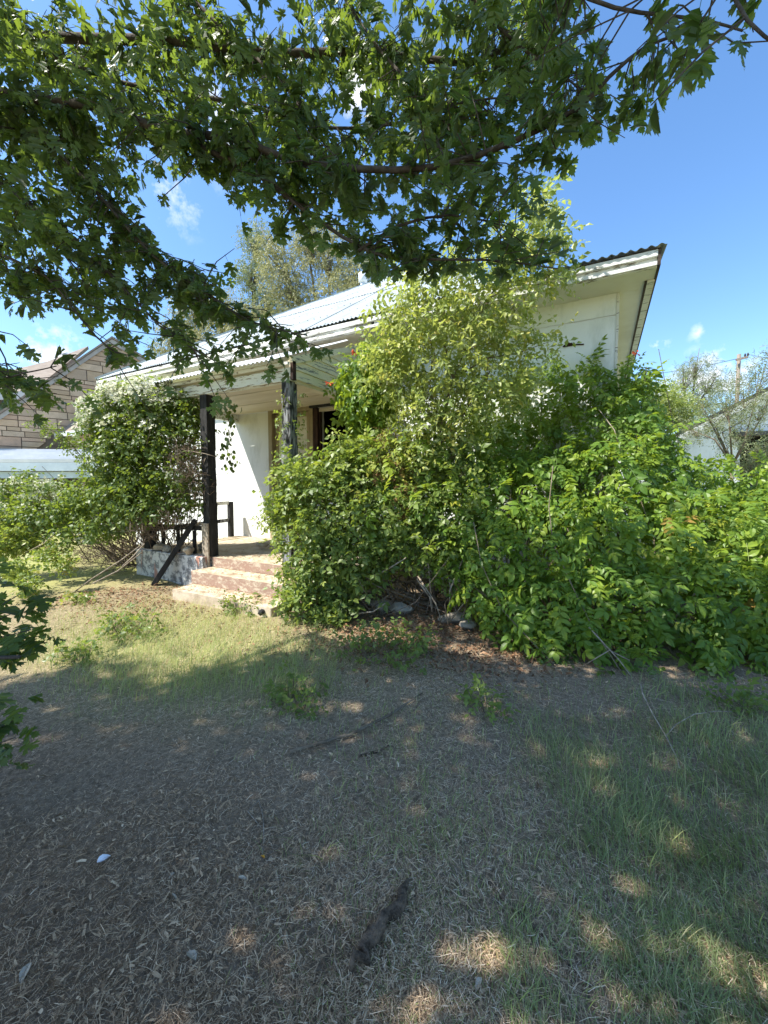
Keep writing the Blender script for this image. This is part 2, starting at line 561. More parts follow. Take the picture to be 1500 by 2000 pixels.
def frames(axis, normal):
    y = unit(axis)
    x = unit(np.cross(y, normal))
    z = np.cross(x, y)
    return np.stack((x, y, z), axis=-1)       # (N,3,3) columns x y z


def bake(templates, pos, R, scale, tint, rng):
    """Copies of leaf templates [(V,T),...] as one vertex / triangle list."""
    which = rng.integers(0, len(templates), len(pos))
    Vs, Ts, Cs, b = [], [], [], 0
    for i, (tv, tt) in enumerate(templates):
        k = np.nonzero(which == i)[0]
        if not len(k):
            continue
        P = np.einsum('nij,vj->nvi', R[k], tv) * scale[k][:, None, None] + pos[k][:, None, :]
        n = len(tv)
        Tt = tt[None] + (np.arange(len(k)) * n)[:, None, None] + b
        Vs.append(P.reshape(-1, 3))
        Ts.append(Tt.reshape(-1, 3))
        Cs.append(np.repeat(tint[k], len(tt)))
        b += len(k) * n
    return np.concatenate(Vs), np.concatenate(Ts), np.concatenate(Cs)


def tmpl_mesh(name, tv, tt, mat, tint):
    me = bpy.data.meshes.new(name)
    me.from_pydata([tuple(map(float, p)) for p in tv], [], [tuple(int(i) for i in t) for t in tt])
    a = me.attributes.new('tint', 'FLOAT', 'FACE')
    a.data.foreach_set('value', np.full(len(tt), tint, np.float32))
    me.materials.append(mat)
    return me


def plant(parent, templates, pos, axis, normal, scale, tint, mat, rng, n_obj=300, name='leaf', rest='foliage', pieces=None):
    """Leaves of one plant: the 300 that show largest are leaf objects, the rest one mesh."""
    R = frames(axis, normal)
    mid = pos + R[:, :, 1] * scale[:, None] * 0.5
    px, py, c = proj(mid)
    inside = (px > 5) & (px < 1495) & (py > 5) & (py < 1995) & (c > 0.2)
    pick = np.zeros(len(pos), bool)
    if n_obj:
        gx, gy = np.clip(px / 14, 0, 107).astype(int), np.clip(py / 14, 0, 143).astype(int)
        zb = np.full((108, 144), 1e9)
        ii = np.nonzero(inside)[0]
        np.minimum.at(zb, (gx[ii], gy[ii]), c[ii])
        vis = inside & (c <= zb[gx, gy] + 0.03)
        facing = np.abs(np.einsum('ni,ni->n', R[:, :, 2], unit(mid - EYE)))
        score = np.where(vis, scale * (0.3 + facing) / np.maximum(c, 0.2), -1)
        order = np.argsort(-score)[:min(n_obj, len(pos) - 2)]
        pick[order[score[order] > 0]] = True
    keep = ~pick
    V, T, C = bake(templates, pos[keep], R[keep], scale[keep], tint[keep], rng)
    mesh_np(rest, V, T, C, mat, parent, 'stuff')
    # leaf objects
    levels = [0.15, 0.45, 0.75, 0.97]
    meshes = {}
    pl = np.array(WLOC[parent.name])
    for i in np.nonzero(pick)[0]:
        ti = int(rng.integers(0, len(templates)))
        li = int(np.argmin([abs(l - tint[i]) for l in levels]))
        if (ti, li) not in meshes:
            meshes[(ti, li)] = tmpl_mesh(name, templates[ti][0], templates[ti][1], mat, levels[li])
        o = bpy.data.objects.new(name, meshes[(ti, li)])
        COL.objects.link(o)
        o.parent = parent
        m = np.eye(4)
        m[:3, :3] = R[i] * scale[i]
        m[:3, 3] = pos[i] - pl
        from mathutils import Matrix
        o.matrix_basis = Matrix(m.tolist())
    return pick.sum()


def outline_leaf(half, fold=0.12, droop=0.10, wob=0.0, seed=0):
    pts = list(half) + [(-x, y) for x, y in half[-2:0:-1]]
    tri = tessellate_polygon([[Vector((x, y, 0)) for x, y in pts]])
    r = random.Random(seed)
    V = []
    for x, y in pts:
        V.append((x * (1 + r.uniform(-wob, wob)), y + r.uniform(-wob, wob) * 0.15, -fold * abs(x) * 1.6 - droop * y * y + r.uniform(-wob, wob) * 0.1))
    T = []
    for a, b, c in tri:
        p, q, s = (Vector(pts[a] + (0,)), Vector(pts[b] + (0,)), Vector(pts[c] + (0,)))
        if (q - p).cross(s - p).z < 0:
            b, c = c, b
        T.append((a, b, c))
    return np.array(V, float), np.array(T, int)


MAPLE_HALF = [(0, -0.02), (0.07, -0.03), (0.20, -0.05), (0.23, 0.03), (0.40, 0.02), (0.33, 0.11), (0.38, 0.19), (0.24, 0.20), (0.13, 0.27),
              (0.27, 0.32), (0.33, 0.28), (0.41, 0.38), (0.60, 0.40), (0.52, 0.49), (0.62, 0.62), (0.45, 0.60), (0.43, 0.71), (0.30, 0.60), (0.11, 0.46),
              (0.13, 0.60), (0.24, 0.62), (0.20, 0.71), (0.29, 0.84), (0.16, 0.81), (0.13, 0.92), (0.06, 0.90), (0, 1.08)]
MAPLE_S = [(0, 0), (0.20, -0.03), (0.36, 0.12), (0.13, 0.27), (0.58, 0.45), (0.40, 0.66), (0.11, 0.46), (0.25, 0.80), (0, 1.05)]


def with_petiole(tv, tt, ln=0.5, w=0.012):
    b = len(tv)
    pv = np.array([(-w, -ln, 0.06), (w, -ln, 0.06), (w, 0.0, 0), (-w, 0.0, 0)])
    return np.concatenate((tv, pv)), np.concatenate((tt, [(b, b + 1, b + 2), (b, b + 2, b + 3)]))


T_MAPLE = [with_petiole(*outline_leaf(MAPLE_HALF, f, d, 0.10, s)) for f, d, s in ((0.15, 0.18, 1), (0.35, 0.05, 2), (0.05, 0.35, 3), (0.45, 0.28, 4))]
T_MAPLE_S = [outline_leaf(MAPLE_S, f, d, 0.1, s) for f, d, s in ((0.2, 0.2, 1), (0.4, 0.1, 2))]


def oval(L=1.0, Wd=0.5, fold=0.18, droop=0.15, tip=0.0):
    pr = [(0.0, 0.04), (0.22, 0.82), (0.5, 1.0), (0.78, 0.55)]
    V, T = [], []
    for y, w in pr:
        z = -droop * y * y * L
        V += [(-w * Wd / 2, y * L, z + fold * w * Wd / 2), (0, y * L, z), (w * Wd / 2, y * L, z + fold * w * Wd / 2)]
    V.append((0, L, -droop * L))
    for i in range(3):
        a, b = 3 * i, 3 * i + 3
        T += [(a, a + 1, b + 1), (a, b + 1, b), (a + 1, a + 2, b + 2), (a + 1, b + 2, b + 1)]
    T += [(9, 10, 12), (10, 11, 12)]
    return np.array(V), np.array(T)


def oval_s(L=1.0, Wd=0.5, fold=0.2, droop=0.12):
    V = [(0, 0, 0), (-Wd / 2, 0.45 * L, fold * Wd / 2 - droop * .2), (0, 0.5 * L, -droop * .25), (Wd / 2, 0.45 * L, fold * Wd / 2 - droop * .2), (0, L, -droop)]
    return np.array(V), np.array([(0, 2, 1), (0, 3, 2), (1, 2, 4), (2, 3, 4)])


def merge(parts):
    Vs, Ts, b = [], [], 0
    for V, T in parts:
        Vs.append(V)
        Ts.append(T + b)
        b += len(V)
    return np.concatenate(Vs), np.concatenate(Ts)


def place(V, origin, ang, pitch=0.0, roll=0.0, s=1.0):
    ca, sa = math.cos(ang), math.sin(ang)
    cp, sp = math.cos(pitch), math.sin(pitch)
    cr, sr = math.cos(roll), math.sin(roll)
    Ry = np.array([(cr, 0, sr), (0, 1, 0), (-sr, 0, cr)])
    Rx = np.array([(1, 0, 0), (0, cp, -sp), (0, sp, cp)])
    Rz = np.array([(ca, -sa, 0), (sa, ca, 0), (0, 0, 1)])
    return (V * s) @ (Rz @ Rx @ Ry).T + np.array(origin)


def pinnate(pairs, L, Wd, seed, small=False):
    r = random.Random(seed)
    parts = []
    fn = oval_s if small else oval
    for i in range(pairs):
        y = 0.18 + 0.68 * i / max(1, pairs - 1)
        z = -0.22 * y * y
        s = L * (1.0 - 0.25 * abs(i / max(1, pairs - 1) - 0.4))
        for sd in (-1, 1):
            V, T = fn(1.0, Wd, r.uniform(0.1, 0.35), r.uniform(0.1, 0.35))
            parts.append((place(V, (sd * 0.01, y, z), -sd * r.uniform(0.85, 1.25), r.uniform(-0.5, 0.15), r.uniform(-0.4, 0.4), s), T))
    V, T = fn(1.0, Wd, 0.2, 0.2)
    parts.append((place(V, (0, 0.90, -0.19), r.uniform(-.2, .2), -0.35, 0, L * 1.05), T))
    pv = np.array([(-0.008, 0, 0), (0.008, 0, 0), (0.006, 0.5, -0.055), (-0.006, 0.5, -0.055), (0.004, 0.92, -0.19), (-0.004, 0.92, -0.19)])
    parts.append((pv, np.array([(0, 1, 2), (0, 2, 3), (3, 2, 4), (3, 4, 5)])))
    return merge(parts)


T_TRUMPET = [pinnate(4, 0.36, 0.50, 1), pinnate(3, 0.42, 0.54, 2), pinnate(4, 0.33, 0.46, 3)]


def spray(n, L, Wd, seed):
    r = random.Random(seed)
    parts = []
    for i in range(n):
        y = 0.08 + 0.85 * i / (n - 1)
        sd = -1 if i % 2 else 1
        V, T = oval_s(1.0, Wd, r.uniform(0.1, 0.5), r.uniform(0.0, 0.3))
        parts.append((place(V, (0, y, -0.1 * y * y), -sd * r.uniform(0.5, 1.3), r.uniform(-0.8, 0.3), r.uniform(-0.8, 0.8), L * r.uniform(.75, 1.2)), T))
    pv = np.array([(-0.008, 0, 0), (0.008, 0, 0), (0.0, 1.0, -0.1)])
    parts.append((pv, np.array([(0, 1, 2)])))
    return merge(parts)


T_ELM = [spray(7, 0.27, 0.55, 1), spray(6, 0.30, 0.52, 2), spray(8, 0.25, 0.55, 3)]
T_SHRUB = [spray(6, 0.34, 0.62, 4), spray(5, 0.38, 0.66, 5), pinnate(2, 0.42, 0.62, 6, True)]
T_CLEM = [spray(6, 0.30, 0.68, 7), spray(5, 0.34, 0.62, 8)]
T_FINE = [spray(9, 0.22, 0.34, 9), spray(8, 0.24, 0.30, 10)]


def blossom(seed):
    r = random.Random(seed)
    parts = []
    for i in range(9):
        o = (r.uniform(-.5, .5), r.uniform(-.5, .5), r.uniform(-.15, .25))
        a = r.uniform(0, 6.3)
        s = r.uniform(0.16, 0.26)
        V = np.array([(0, 0, 0), (1, .25, .2), (.25, 1, .2), (-1, .25, .2), (-.25, 1, .2), (-1, -.25, .2), (-.25, -1, .2), (1, -.25, .2), (.25, -1, .2)], float)
        V = np.array([(0, 0, 0), (1, 0, .3), (.3, .3, 0), (0, 1, .3), (-.3, .3, 0), (-1, 0, .3), (-.3, -.3, 0), (0, -1, .3), (.3, -.3, 0)], float)
        T = np.array([(0, 8, 1), (0, 1, 2), (0, 2, 3), (0, 3, 4), (0, 4, 5), (0, 5, 6), (0, 6, 7), (0, 7, 8)])
        parts.append((place(V, o, a, r.uniform(-.7, .7), r.uniform(-.7, .7), s), T))
    return merge(parts)


T_BLOSSOM = [blossom(1), blossom(2)]


def in_blobs(blobs, n, rng, lo=0.62, hi=1.05, cull=0.5):
    """Points in the outer shell of a union of ellipsoids: (pos, outward)."""
    C = np.array([b[0] for b in blobs])
    R = np.array([b[1] if hasattr(b[1], '__len__') else (b[1],) * 3 for b in blobs], float)
    w = np.array([b[2] if len(b) > 2 else 1.0 for b in blobs]) * (R[:, 0] * R[:, 2])
    k = rng.choice(len(blobs), n, p=w / w.sum())
    d = unit(rng.normal(size=(n, 3)))
    rr = rng.uniform(lo ** 2, hi ** 2, n) ** 0.5
    P = C[k] + d * R[k] * rr[:, None]
    O = unit(d / R[k])
    ok = P[:, 2] > 0.02
    for i in range(len(blobs)):
        q = (((P - C[i]) / R[i]) ** 2).sum(1) ** 0.5
        ok &= (q > cull) | (k == i)
    return P[ok], O[ok]


def lf(rng, n, a, b):
    return rng.uniform(a, b, n)


DOWN = np.array((0, 0, -1.0))


def leafset(P, O, rng, out=0.5, droop=0.4, rnd=0.7, nup=0.7, nout=0.5, nrnd=0.5, nsun=0.3):
    n = len(P)
    ax = unit(O * out + DOWN * droop + rng.normal(size=(n, 3)) * rnd)
    nm = unit(UPZ * nup + O * nout + SUN * nsun + rng.normal(size=(n, 3)) * nrnd)
    return ax, nm


# ------------------------------------------------------------------ ground
def hgt(x, y):
    h = 0.018 * np.sin(x * 1.7 + 0.6) * np.cos(y * 1.3 + 1.1) + 0.010 * np.sin(x * 4.1 + y * 2.3) + 0.006 * np.sin(x * 7.7 - y * 6.1 + 2)
    h = h + 0.07 * np.exp(-(((x + 2.1) / 1.0) ** 2 + ((y - 4.2) / 0.7) ** 2))
    return h


def axis_pts(a, b, fine, coarse):
    g = list(np.arange(a, b + 1e-6, fine))
    v = fine
    while g[-1] < coarse:
        v *= 1.35
        g.append(g[-1] + v)
    v = fine
    lo = [a]
    while lo[-1] > -coarse:
        v *= 1.35
        lo.append(lo[-1] - v)
    return np.array(lo[:0:-1] + g)


gx, gy = axis_pts(-9, 4, 0.09, 600), axis_pts(-1, 8, 0.09, 600)
GX, GY = np.meshgrid(gx, gy, indexing='ij')
fade = np.exp(-np.maximum(0, np.hypot(GX + 2, GY - 3) - 9) / 6)
GZ = hgt(GX, GY) * fade
nxg, nyg = GX.shape
V = np.stack((GX, GY, GZ), -1).reshape(-1, 3)
ii = np.arange(nxg * nyg).reshape(nxg, nyg)
a, b, c, d = ii[:-1, :-1].ravel(), ii[1:, :-1].ravel(), ii[1:, 1:].ravel(), ii[:-1, 1:].ravel()
T = np.concatenate((np.stack((a, b, c), 1), np.stack((a, c, d), 1)))
gr = mesh_np('ground', V, T, None, M['ground'], None, 'structure', True)
pxg, pyg, cg = proj(V)
far = np.clip((np.hypot(V[:, 0], V[:, 1]) - 6.5) / 1.5, 0, 1)
lawnv = np.where(cg > 0.3, np.exp(-(((pxg - 330) / 330) ** 2 + ((pyg - 1285) / 105) ** 2)) * 0.75, 0) + far
la = gr.data.attributes.new('lawn', 'FLOAT', 'POINT')
la.data.foreach_set('value', np.clip(lawnv, 0, 1).astype(np.float32))


# ------------------------------------------------------------------ the house
YF = 6.0
HX0, HX1, HY1 = -10.6, 0.12, 14.2
house = thing('abandoned_house', 'abandoned white one-storey house with pale metal roof and burnt porch, behind the bushes', 'house', (-5.0, YF, 0))
DX0, DX1, DZ = -5.88, -4.76, 3.00
WX0, WX1, WZ0, WZ1 = -4.66, -3.64, 1.40, 2.95
ZT = 3.95
b = MB()
b.box(HX0, DX0, YF, YF + .2, 0, ZT)
b.box(DX0, DX1, YF, YF + .2, DZ, ZT)
b.box(DX1, WX0, YF, YF + .2, 0, ZT)
b.box(WX0, WX1, YF, YF + .2, 0, WZ0)
b.box(WX0, WX1, YF, YF + .2, WZ1, ZT)
b.box(WX1, HX1, YF, YF + .2, 0, ZT)
b.build('front_wall', M['stucco'], house)
MB().box(HX0, HX0 + .2, YF + .2, HY1, 0, ZT).build('side_wall', M['stucco'], house)
MB().box(HX1 - .2, HX1, YF + .2, HY1, 0, ZT).build('side_wall', M['stucco'], house)
MB().box(HX0 + .2, HX1 - .2, HY1 - .2, HY1, 0, ZT).build('rear_wall', M['stucco'], house)
MB().box(HX0 + .2, HX1 - .2, YF + .2, HY1 - .2, 0.3, 0.4).build('interior_floor', M['dark'], house)
MB().box(-6.6, -2.4, YF + 2.2, YF + 2.3, 0.4, ZT).build('interior_wall', M['dark'], house)
MB().box(HX0 + .2, HX1 - .2, YF + .2, HY1 - .2, 3.85, 3.9).build('interior_ceiling', M['dark'], house)
# wall sheets on the right part, with a lap joint
MB().box(-2.9, HX1 - 0.02, YF - .014, YF - .002, 0.35, 3.660).build('wall_panel', M['panel'], house)
MB().box(-2.9, HX1 - 0.02, YF - .014, YF - .002, 3.677, 3.940).build('wall_panel', M['panel'], house)
MB().box(HX1 - 0.018, HX1 + 0.012, YF - .022, YF + .1, 0.2, 3.940).build('corner_trim', M['trim'], house)
hp = on_plane(1115, 672, (0, YF - .014, 0), np.array((0, 1.0, 0)))
b = MB()
for k in range(9):
    a0 = random.uniform(-.11, .08)
    z0 = hp[2] + random.uniform(-.022, .022)
    b.bar((hp[0] + a0, YF - .018, z0), (hp[0] + a0 + random.uniform(.03, .09), YF - random.uniform(.02, .05), z0 + random.uniform(-.02, .02)), .012, .014)
b.build('splintered_patch', M['char_brown'], house)
# soffits, fascia
EX0, EX1, YE = -11.05, 0.50, 5.50
MB().box(EX0, EX1, YE + .03, YF - .001, 3.940, 3.965).build('soffit', M['soffit'], house)
MB().box(HX1 + .013, EX1 - .03, YF + .001, HY1 + .4, 3.940, 3.965).build('soffit', M['soffit'], house)
MB().box(HX1 + .26, HX1 + .285, YF - .2, HY1 + .4, 3.922, 3.938).build('soffit_batten', M['brown_edge'], house)
MB().box(EX0, HX0 - .001, YF + .001, HY1 + .4, 3.940, 3.965).build('soffit', M['soffit'], house)
MB().box(EX0, -3.2, YE - .02, YE + .028, 3.930, 4.100).build('fascia', M['fascia'], house, bevel=.004)
MB().box(-3.152, EX1 - .03, YE - .02, YE + .028, 3.930, 4.100).build('fascia', M['trim'], house, bevel=.004)
MB().box(EX0, EX1 - .028, YE - .055, YE - .022, 4.030, 4.105).build('crown_moulding', M['trim'], house, bevel=.008)
MB().box(EX0, EX1 - .03, YE - .04, YE - .021, 3.940, 3.985).build('bed_moulding', M['trim'], house, bevel=.006)
MB().box(EX1 - .028, EX1, YE - .05, HY1 + .4, 3.935, 4.105).build('side_fascia', M['brown_edge'], house)
MB().box(HX1 + .285, HX1 + .36, YF - .2, HY1 + .4, 3.920, 3.939).build('side_frieze', M['trim'], house)


def corrugated(O, e, s, nrm, t0, t1, v0, v1, lam=0.076, amp=0.010, per=6):
    O, e, s, nrm = (np.asarray(q, float) for q in (O, e, s, nrm))
    n = max(2, int(math.ceil((t1 - t0) / (lam / per))))
    m = MB()
    vs, fs = [], []
    for i in range(n + 1):
        t = t0 + (t1 - t0) * i / n
        off = nrm * amp * math.cos(2 * math.pi * t / lam)
        vs += [O + e * t + s * v0(t) + off, O + e * t + s * max(v1(t), v0(t) + .002) + off]
    for i in range(n):
        fs.append((2 * i, 2 * i + 2, 2 * i + 3, 2 * i + 1))
    return m.add(vs, fs)


# main hip roof: eave from EX0 to HIPR
ZE = 4.13
HIPR = -1.0
S = 5.96
AP = np.array((EX0 + S, YE - .07 + S, ZE + 0.66 * S))
roof = MB().bar((AP[0] - .05, AP[1], AP[2] + .02), (AP[0] + .2, AP[1], AP[2] + .02), .18, .05).build('roof', M['zinc'], house)
sl_ = unit(np.array((0, S, 0.66 * S)))
Lf = math.hypot(S, 0.66 * S)
nrm = np.cross((1, 0, 0), sl_)
O = np.array((EX0, YE - .07, ZE))
Wt = HIPR - EX0


def top_main(t):
    return Lf * min(t / S, max(0.0, (Wt - t) / (Wt - S)))


w = 0.66
k = 0
nails = MB()
while k * w < Wt - 0.02:
    t0, t1 = k * w, min(Wt, (k + 1) * w + 0.02)
    O2 = O + nrm * (0.006 * (k % 2))
    corrugated(O2, (1, 0, 0), sl_, nrm, t0, t1, lambda t: 0.0, lambda t: min(top_main(t), 3.05)).build('roof_sheet', M['zinc'], roof, True)
    if max(top_main(t0), top_main(t1)) > 2.95:
        O3 = O2 + nrm * 0.014
        corrugated(O3, (1, 0, 0), sl_, nrm, t0, t1, lambda t: min(2.9, top_main(t)), top_main).build('roof_sheet', M['zinc'], roof, True)
    for j in range(4):
        t = t0 + 0.076 * (1 + 2 * j)
        for v in (0.06, 0.95, 1.9, 2.85, 3.8, 4.8, 5.8):
            if v < top_main(t):
                p = O2 + np.array((1, 0, 0)) * t + sl_ * v + nrm * (.012 + (.016 if v > 2.9 else 0))
                nails.add([p + (-.014, -.01, 0), p + (.014, -.01, 0), p + (0, .018, 0), p + nrm * .012], [(0, 1, 3), (1, 2, 3), (2, 0, 3)])
    k += 1
nails.build('roofing_nails', M['nail'], roof, kind='stuff')
sl2 = unit(np.array((S, 0, 0.66 * S)))
n2 = np.cross(sl2, (0, 1, 0))
corrugated((EX0, YE - .07, ZE), (0, 1, 0), sl2, n2 if n2[2] > 0 else -n2, 0, 2 * S, lambda t: 0.0, lambda t: Lf * min(t / S, (2 * S - t) / S)).build('hip_roof_sheet', M['zinc'], roof, True)
R2 = np.array((HIPR, YE - .07, ZE))
b = MB()
b.add([AP, R2, (HIPR, YE + 2 * S, ZE), (EX0, YE + 2 * S, ZE)], [(0, 1, 2), (0, 2, 3)])
b.build('rear_roof_sheet', M['zinc'], roof)
MB().bar((EX0, YE - .07, ZE + .02), AP + (0, 0, .02), .10, .03).build('hip_cap', M['zinc'], roof)
# low roof of the right-hand end
sl3 = unit(np.array((0, 1.0, 0.17)))
n3 = np.cross((1, 0, 0), sl3)
k = 0
while -1.12 + k * 0.66 < EX1 + .03:
    t0, t1 = k * .66, min(EX1 + .05 + 1.12, (k + 1) * .66 + .02)
    corrugated((-1.12, YE - .09, ZE + .006 * (k % 2)), (1, 0, 0), sl3, n3, t0, t1, lambda t: 0.0, lambda t: 8.9, lam=.095, amp=.012).build('roof_sheet', M['zinc'], roof, True)
    k += 1
MB().box(-1.1, EX1, YE - .06, YE + .01, 4.107, 4.115).build('roof_batten', M['brown_edge'], roof)
# vent pipe
vp = at(709, 572, 12.6)
b = MB().tube([(vp[0], vp[1], vp[2] - .9), (vp[0], vp[1], vp[2] + .32)], .075, 14)
pipe = b.build('vent_pipe', M['steel'], house, True)
MB().tube([(vp[0], vp[1], vp[2] + .30), (vp[0], vp[1], vp[2] + .34), (vp[0], vp[1], vp[2] + .56), (vp[0], vp[1], vp[2] + .60)], [.10, .135, .135, .06], 14).build('vent_cap', M['steel'], pipe, True)

# door and window
door = MB().box(DX0 + .11, DX0 + .20, YF + .05, YF + .09, .47, DZ - .08).box(DX1 - .20, DX1 - .11, YF + .05, YF + .09, .47, DZ - .08) \
    .box(DX0 + .20, DX1 - .20, YF + .05, YF + .09, DZ - .17, DZ - .08).box(DX0 + .20, DX1 - .20, YF + .05, YF + .09, 1.93, 2.03).box(DX0 + .20, DX1 - .20, YF + .05, YF + .09, .47, .62) \
    .build('door', M['doorframe'], house, bevel=.004)
MB().box(DX0 + .20, DX1 - .20, YF + .065, YF + .08, 2.03, DZ - .17).build('door_panel', M['door'], door)
MB().box(DX0 + .20, DX1 - .20, YF + .065, YF + .08, .62, 1.93).build('door_panel', M['door_low'], door)
ring = [(DX0 + .31 + .045 * math.cos(a), YF + .055, 2.73 + .016 * math.sin(a)) for a in np.linspace(0, 6.283, 14)]
MB().tube(ring, .006, 5, False).build('door_pull', M['doorframe'], door)
MB().box(DX0, DX0 + .10, YF - .02, YF + .12, .45, DZ).box(DX1 - .10, DX1, YF - .02, YF + .12, .45, DZ).box(DX0 + .10, DX1 - .10, YF - .02, YF + .12, DZ - .07, DZ) \
    .build('door_frame', M['doorframe'], house, bevel=.005)
win = MB().box(WX0 - .09, WX0 + .02, YF - .03, YF + .1, WZ0, WZ1).build('window', M['char_brown'], house, bevel=.004)
MB().box(WX1 - .02, WX1 + .07, YF - .03, YF + .1, WZ0, WZ1).build('window_jamb', M['char_brown'], win, bevel=.004)
MB().box(WX0 - .16, WX1 + .12, YF - .05, YF + .08, WZ1 + .002, WZ1 + .12).build('window_header', M['char'], win, bevel=.005)
MB().box(WX0 + .022, WX1 - .022, YF + .02, YF + .06, WZ1 - .07, WZ1 - .01).build('sash_rail', M['cream'], win)
MB().box(WX0 + .022, WX0 + .06, YF + .02, YF + .06, WZ0 + .03, WZ1 - .072).build('sash_stile', M['char_brown'], win)
MB().box(WX0 - .12, WX1 + .10, YF - .07, YF + .1, WZ0 - .06, WZ0 - .002).build('window_sill', M['trim'], win, bevel=.005)

# porch
PX0, PX1, PYF = -6.85, -3.48, 3.95
b = MB()
b.box(PX0, PX1, PYF, PYF + .11, 2.84, 3.00)
b.build('porch_beam', M['beam'], house, bevel=.006)
MB().box(PX0, PX1 - .002, PYF + .03, PYF + .10, 3.002, 3.10).build('porch_frieze', M['cream'], house)
MB().box(PX0, PX0 + .11, PYF + .112, YF - .001, 2.84, 3.06).build('porch_side_beam', M['beam'], house)
MB().box(PX1 - .11, PX1, PYF + .112, YF - .001, 2.82, 2.985).build('porch_side_beam', M['cream'], house)
ny = 6
for i in range(ny):
    y0 = PYF + .114 + (YF - PYF - .12) * i / ny
    y1 = PYF + .114 + (YF - PYF - .12) * (i + 1) / ny - .012
    MB().box(PX0 + .112, PX1 - .112, y0, y1, 2.99 + .004 * (i % 2), 3.01 + .004 * (i % 2)).build('ceiling_board', M['cream'], house)
# gable side siding, lap boards
zb = 2.86
bh = 0.118
i = 0


def rake(y):
    return 3.09 + (y - 3.9) * (3.93 - 3.09) / (6.0 - 3.9)


while zb < 3.86:
    z1 = zb + bh
    ys = PYF + .02
    y_at = lambda z: 3.9 + (z - 3.09) * (6.0 - 3.9) / (3.93 - 3.09)
    ya, yb = max(ys, y_at(zb)), max(ys, y_at(z1))
    if yb > YF - .03:
        yb, z1 = YF - .03, min(z1, rake(YF - .03))
    poly = [(PX1 + .004, ya, zb), (PX1 + .004, YF - .005, zb), (PX1 + .004, YF - .005, z1), (PX1 + .004, yb, z1)]
    if ya < YF - .1:
        o_b = MB()
        A = [np.array(p) for p in poly]
        th0, th1 = np.array((.026, 0, 0)), np.array((.012, 0, 0))
        o_b.hexa([A[0], A[1], A[1] + th0, A[0] + th0, A[3], A[2], A[2] + th1, A[3] + th1])
        o_b.build('siding_board', M['siding'], house)
    zb += bh + .004
    i += 1
MB().bar((PX1 + .02, PYF - .02, 3.07), (PX1 + .02, YF - .06, 3.86), .05, .09, (0, 0, 1)).build('rake_board', M['siding'], house)
MB().box(PX1 + .002, PX1 + .045, PYF - .012, PYF + .05, 2.84, 3.07).build('gable_corner_board', M['char_brown'], house)
# porch roof sheets
sl4 = unit(np.array((0, 1.70, 0.76)))
n4 = np.cross((1, 0, 0), sl4)
k = 0
while PX0 - .12 + k * .66 < PX1:
    t0, t1 = k * .66, min(PX1 - PX0 + .14 - .12, (k + 1) * .66 + .02)
    corrugated((PX0 - .12, PYF - .20, 3.06 + .006 * (k % 2)), (1, 0, 0), sl4, n4, t0, t1, lambda t: 0.0, lambda t: 1.84, lam=.076, amp=.010).build('porch_roof_sheet', M['steel'], house, True)
    k += 1
MB().box(PX0, PX1, PYF - .06, PYF - .02, 3.02, 3.055).build('porch_roof_batten', M['trim'], house)
# posts
P1X, P2X, P3X, PPY = -5.17, -3.58, -6.72, 4.03
for X, mt, tw, lab in ((P1X, M['char'], .0, 'blackened porch post beside the steps'), (P2X, M['char_grey'], .02, 'grey scorched porch post with vine climbing it'), (P3X, M['char'], -.01, None)):
    b = MB()
    n = 9
    for j in range(n):
        z0, z1 = .45 + (2.84 - .45) * j / n, .45 + (2.84 - .45) * (j + 1) / n
        q = [.072 + random.uniform(-.006, .004) for _ in range(2)]
        cx0, cx1 = X - tw * (1 - j / n), X - tw * (1 - (j + 1) / n)
        b.hexa([(cx0 - q[0], PPY - q[0], z0), (cx0 + q[0], PPY - q[0], z0), (cx0 + q[0], PPY + q[0], z0), (cx0 - q[0], PPY + q[0], z0),
                (cx1 - q[1], PPY - q[1], z1), (cx1 + q[1], PPY - q[1], z1), (cx1 + q[1], PPY + q[1], z1), (cx1 - q[1], PPY + q[1], z1)])
    b.build('porch_post', mt, house, label=lab)
MB().box(P1X - .075, P1X + .06, PPY - .10, PPY - .076, .1, .95).build('post_splint', M['palestem'], house)
# railing remains
MB().box(-6.83, -6.75, YF - .26, YF - .17, .45, 1.18).build('railing_stub', M['char'], house)
MB().bar((P3X, PPY + .08, 1.12), (-6.79, YF - .26, 1.16), .03, .07).build('railing_bar', M['trim'], house)
MB().bar((P3X, PPY + .08, .76), (-6.79, YF - .26, .80), .03, .07).build('railing_bar', M['char_grey'], house)
MB().bar((P3X + .07, PPY, .84), (P1X - .07, PPY, .86), .04, .07).build('railing_bar', M['char'], house)
for X in (-6.35, -5.95, -5.55):
    MB().box(X - .02, X + .02, PPY - .02, PPY + .02, .45, .815).build('baluster', M['char'], house)
# floor, base, steps
MB().box(PX0, -2.6, 4.06, YF - .001, .0, .45).build('porch_floor', M['porchfloor'], house, bevel=.012)
MB().box(PX0, P1X + .02, 3.86, 4.058, -.1, .452).build('porch_base', M['base'], house, bevel=.012)
SX0, SX1 = -5.12, -2.75


def step(y0, y1, z0, z1, x0, x1):
    m = MB()
    p = [(x0, y0, z0), (x1, y0, z0), (x1, y1, z0), (x0, y1, z0), (x0, y0, z1), (x1, y0, z1), (x1, y1, z1), (x0, y1, z1)]
    m.add(p, [(0, 3, 2, 1), (4, 5, 6, 7), (2, 3, 7, 6)], 0)
    m.add([p[0], p[1], p[5], p[4], p[2], p[6], p[3], p[7]], [(0, 1, 2, 3), (1, 4, 5, 2), (6, 0, 3, 7)], 1)
    return m


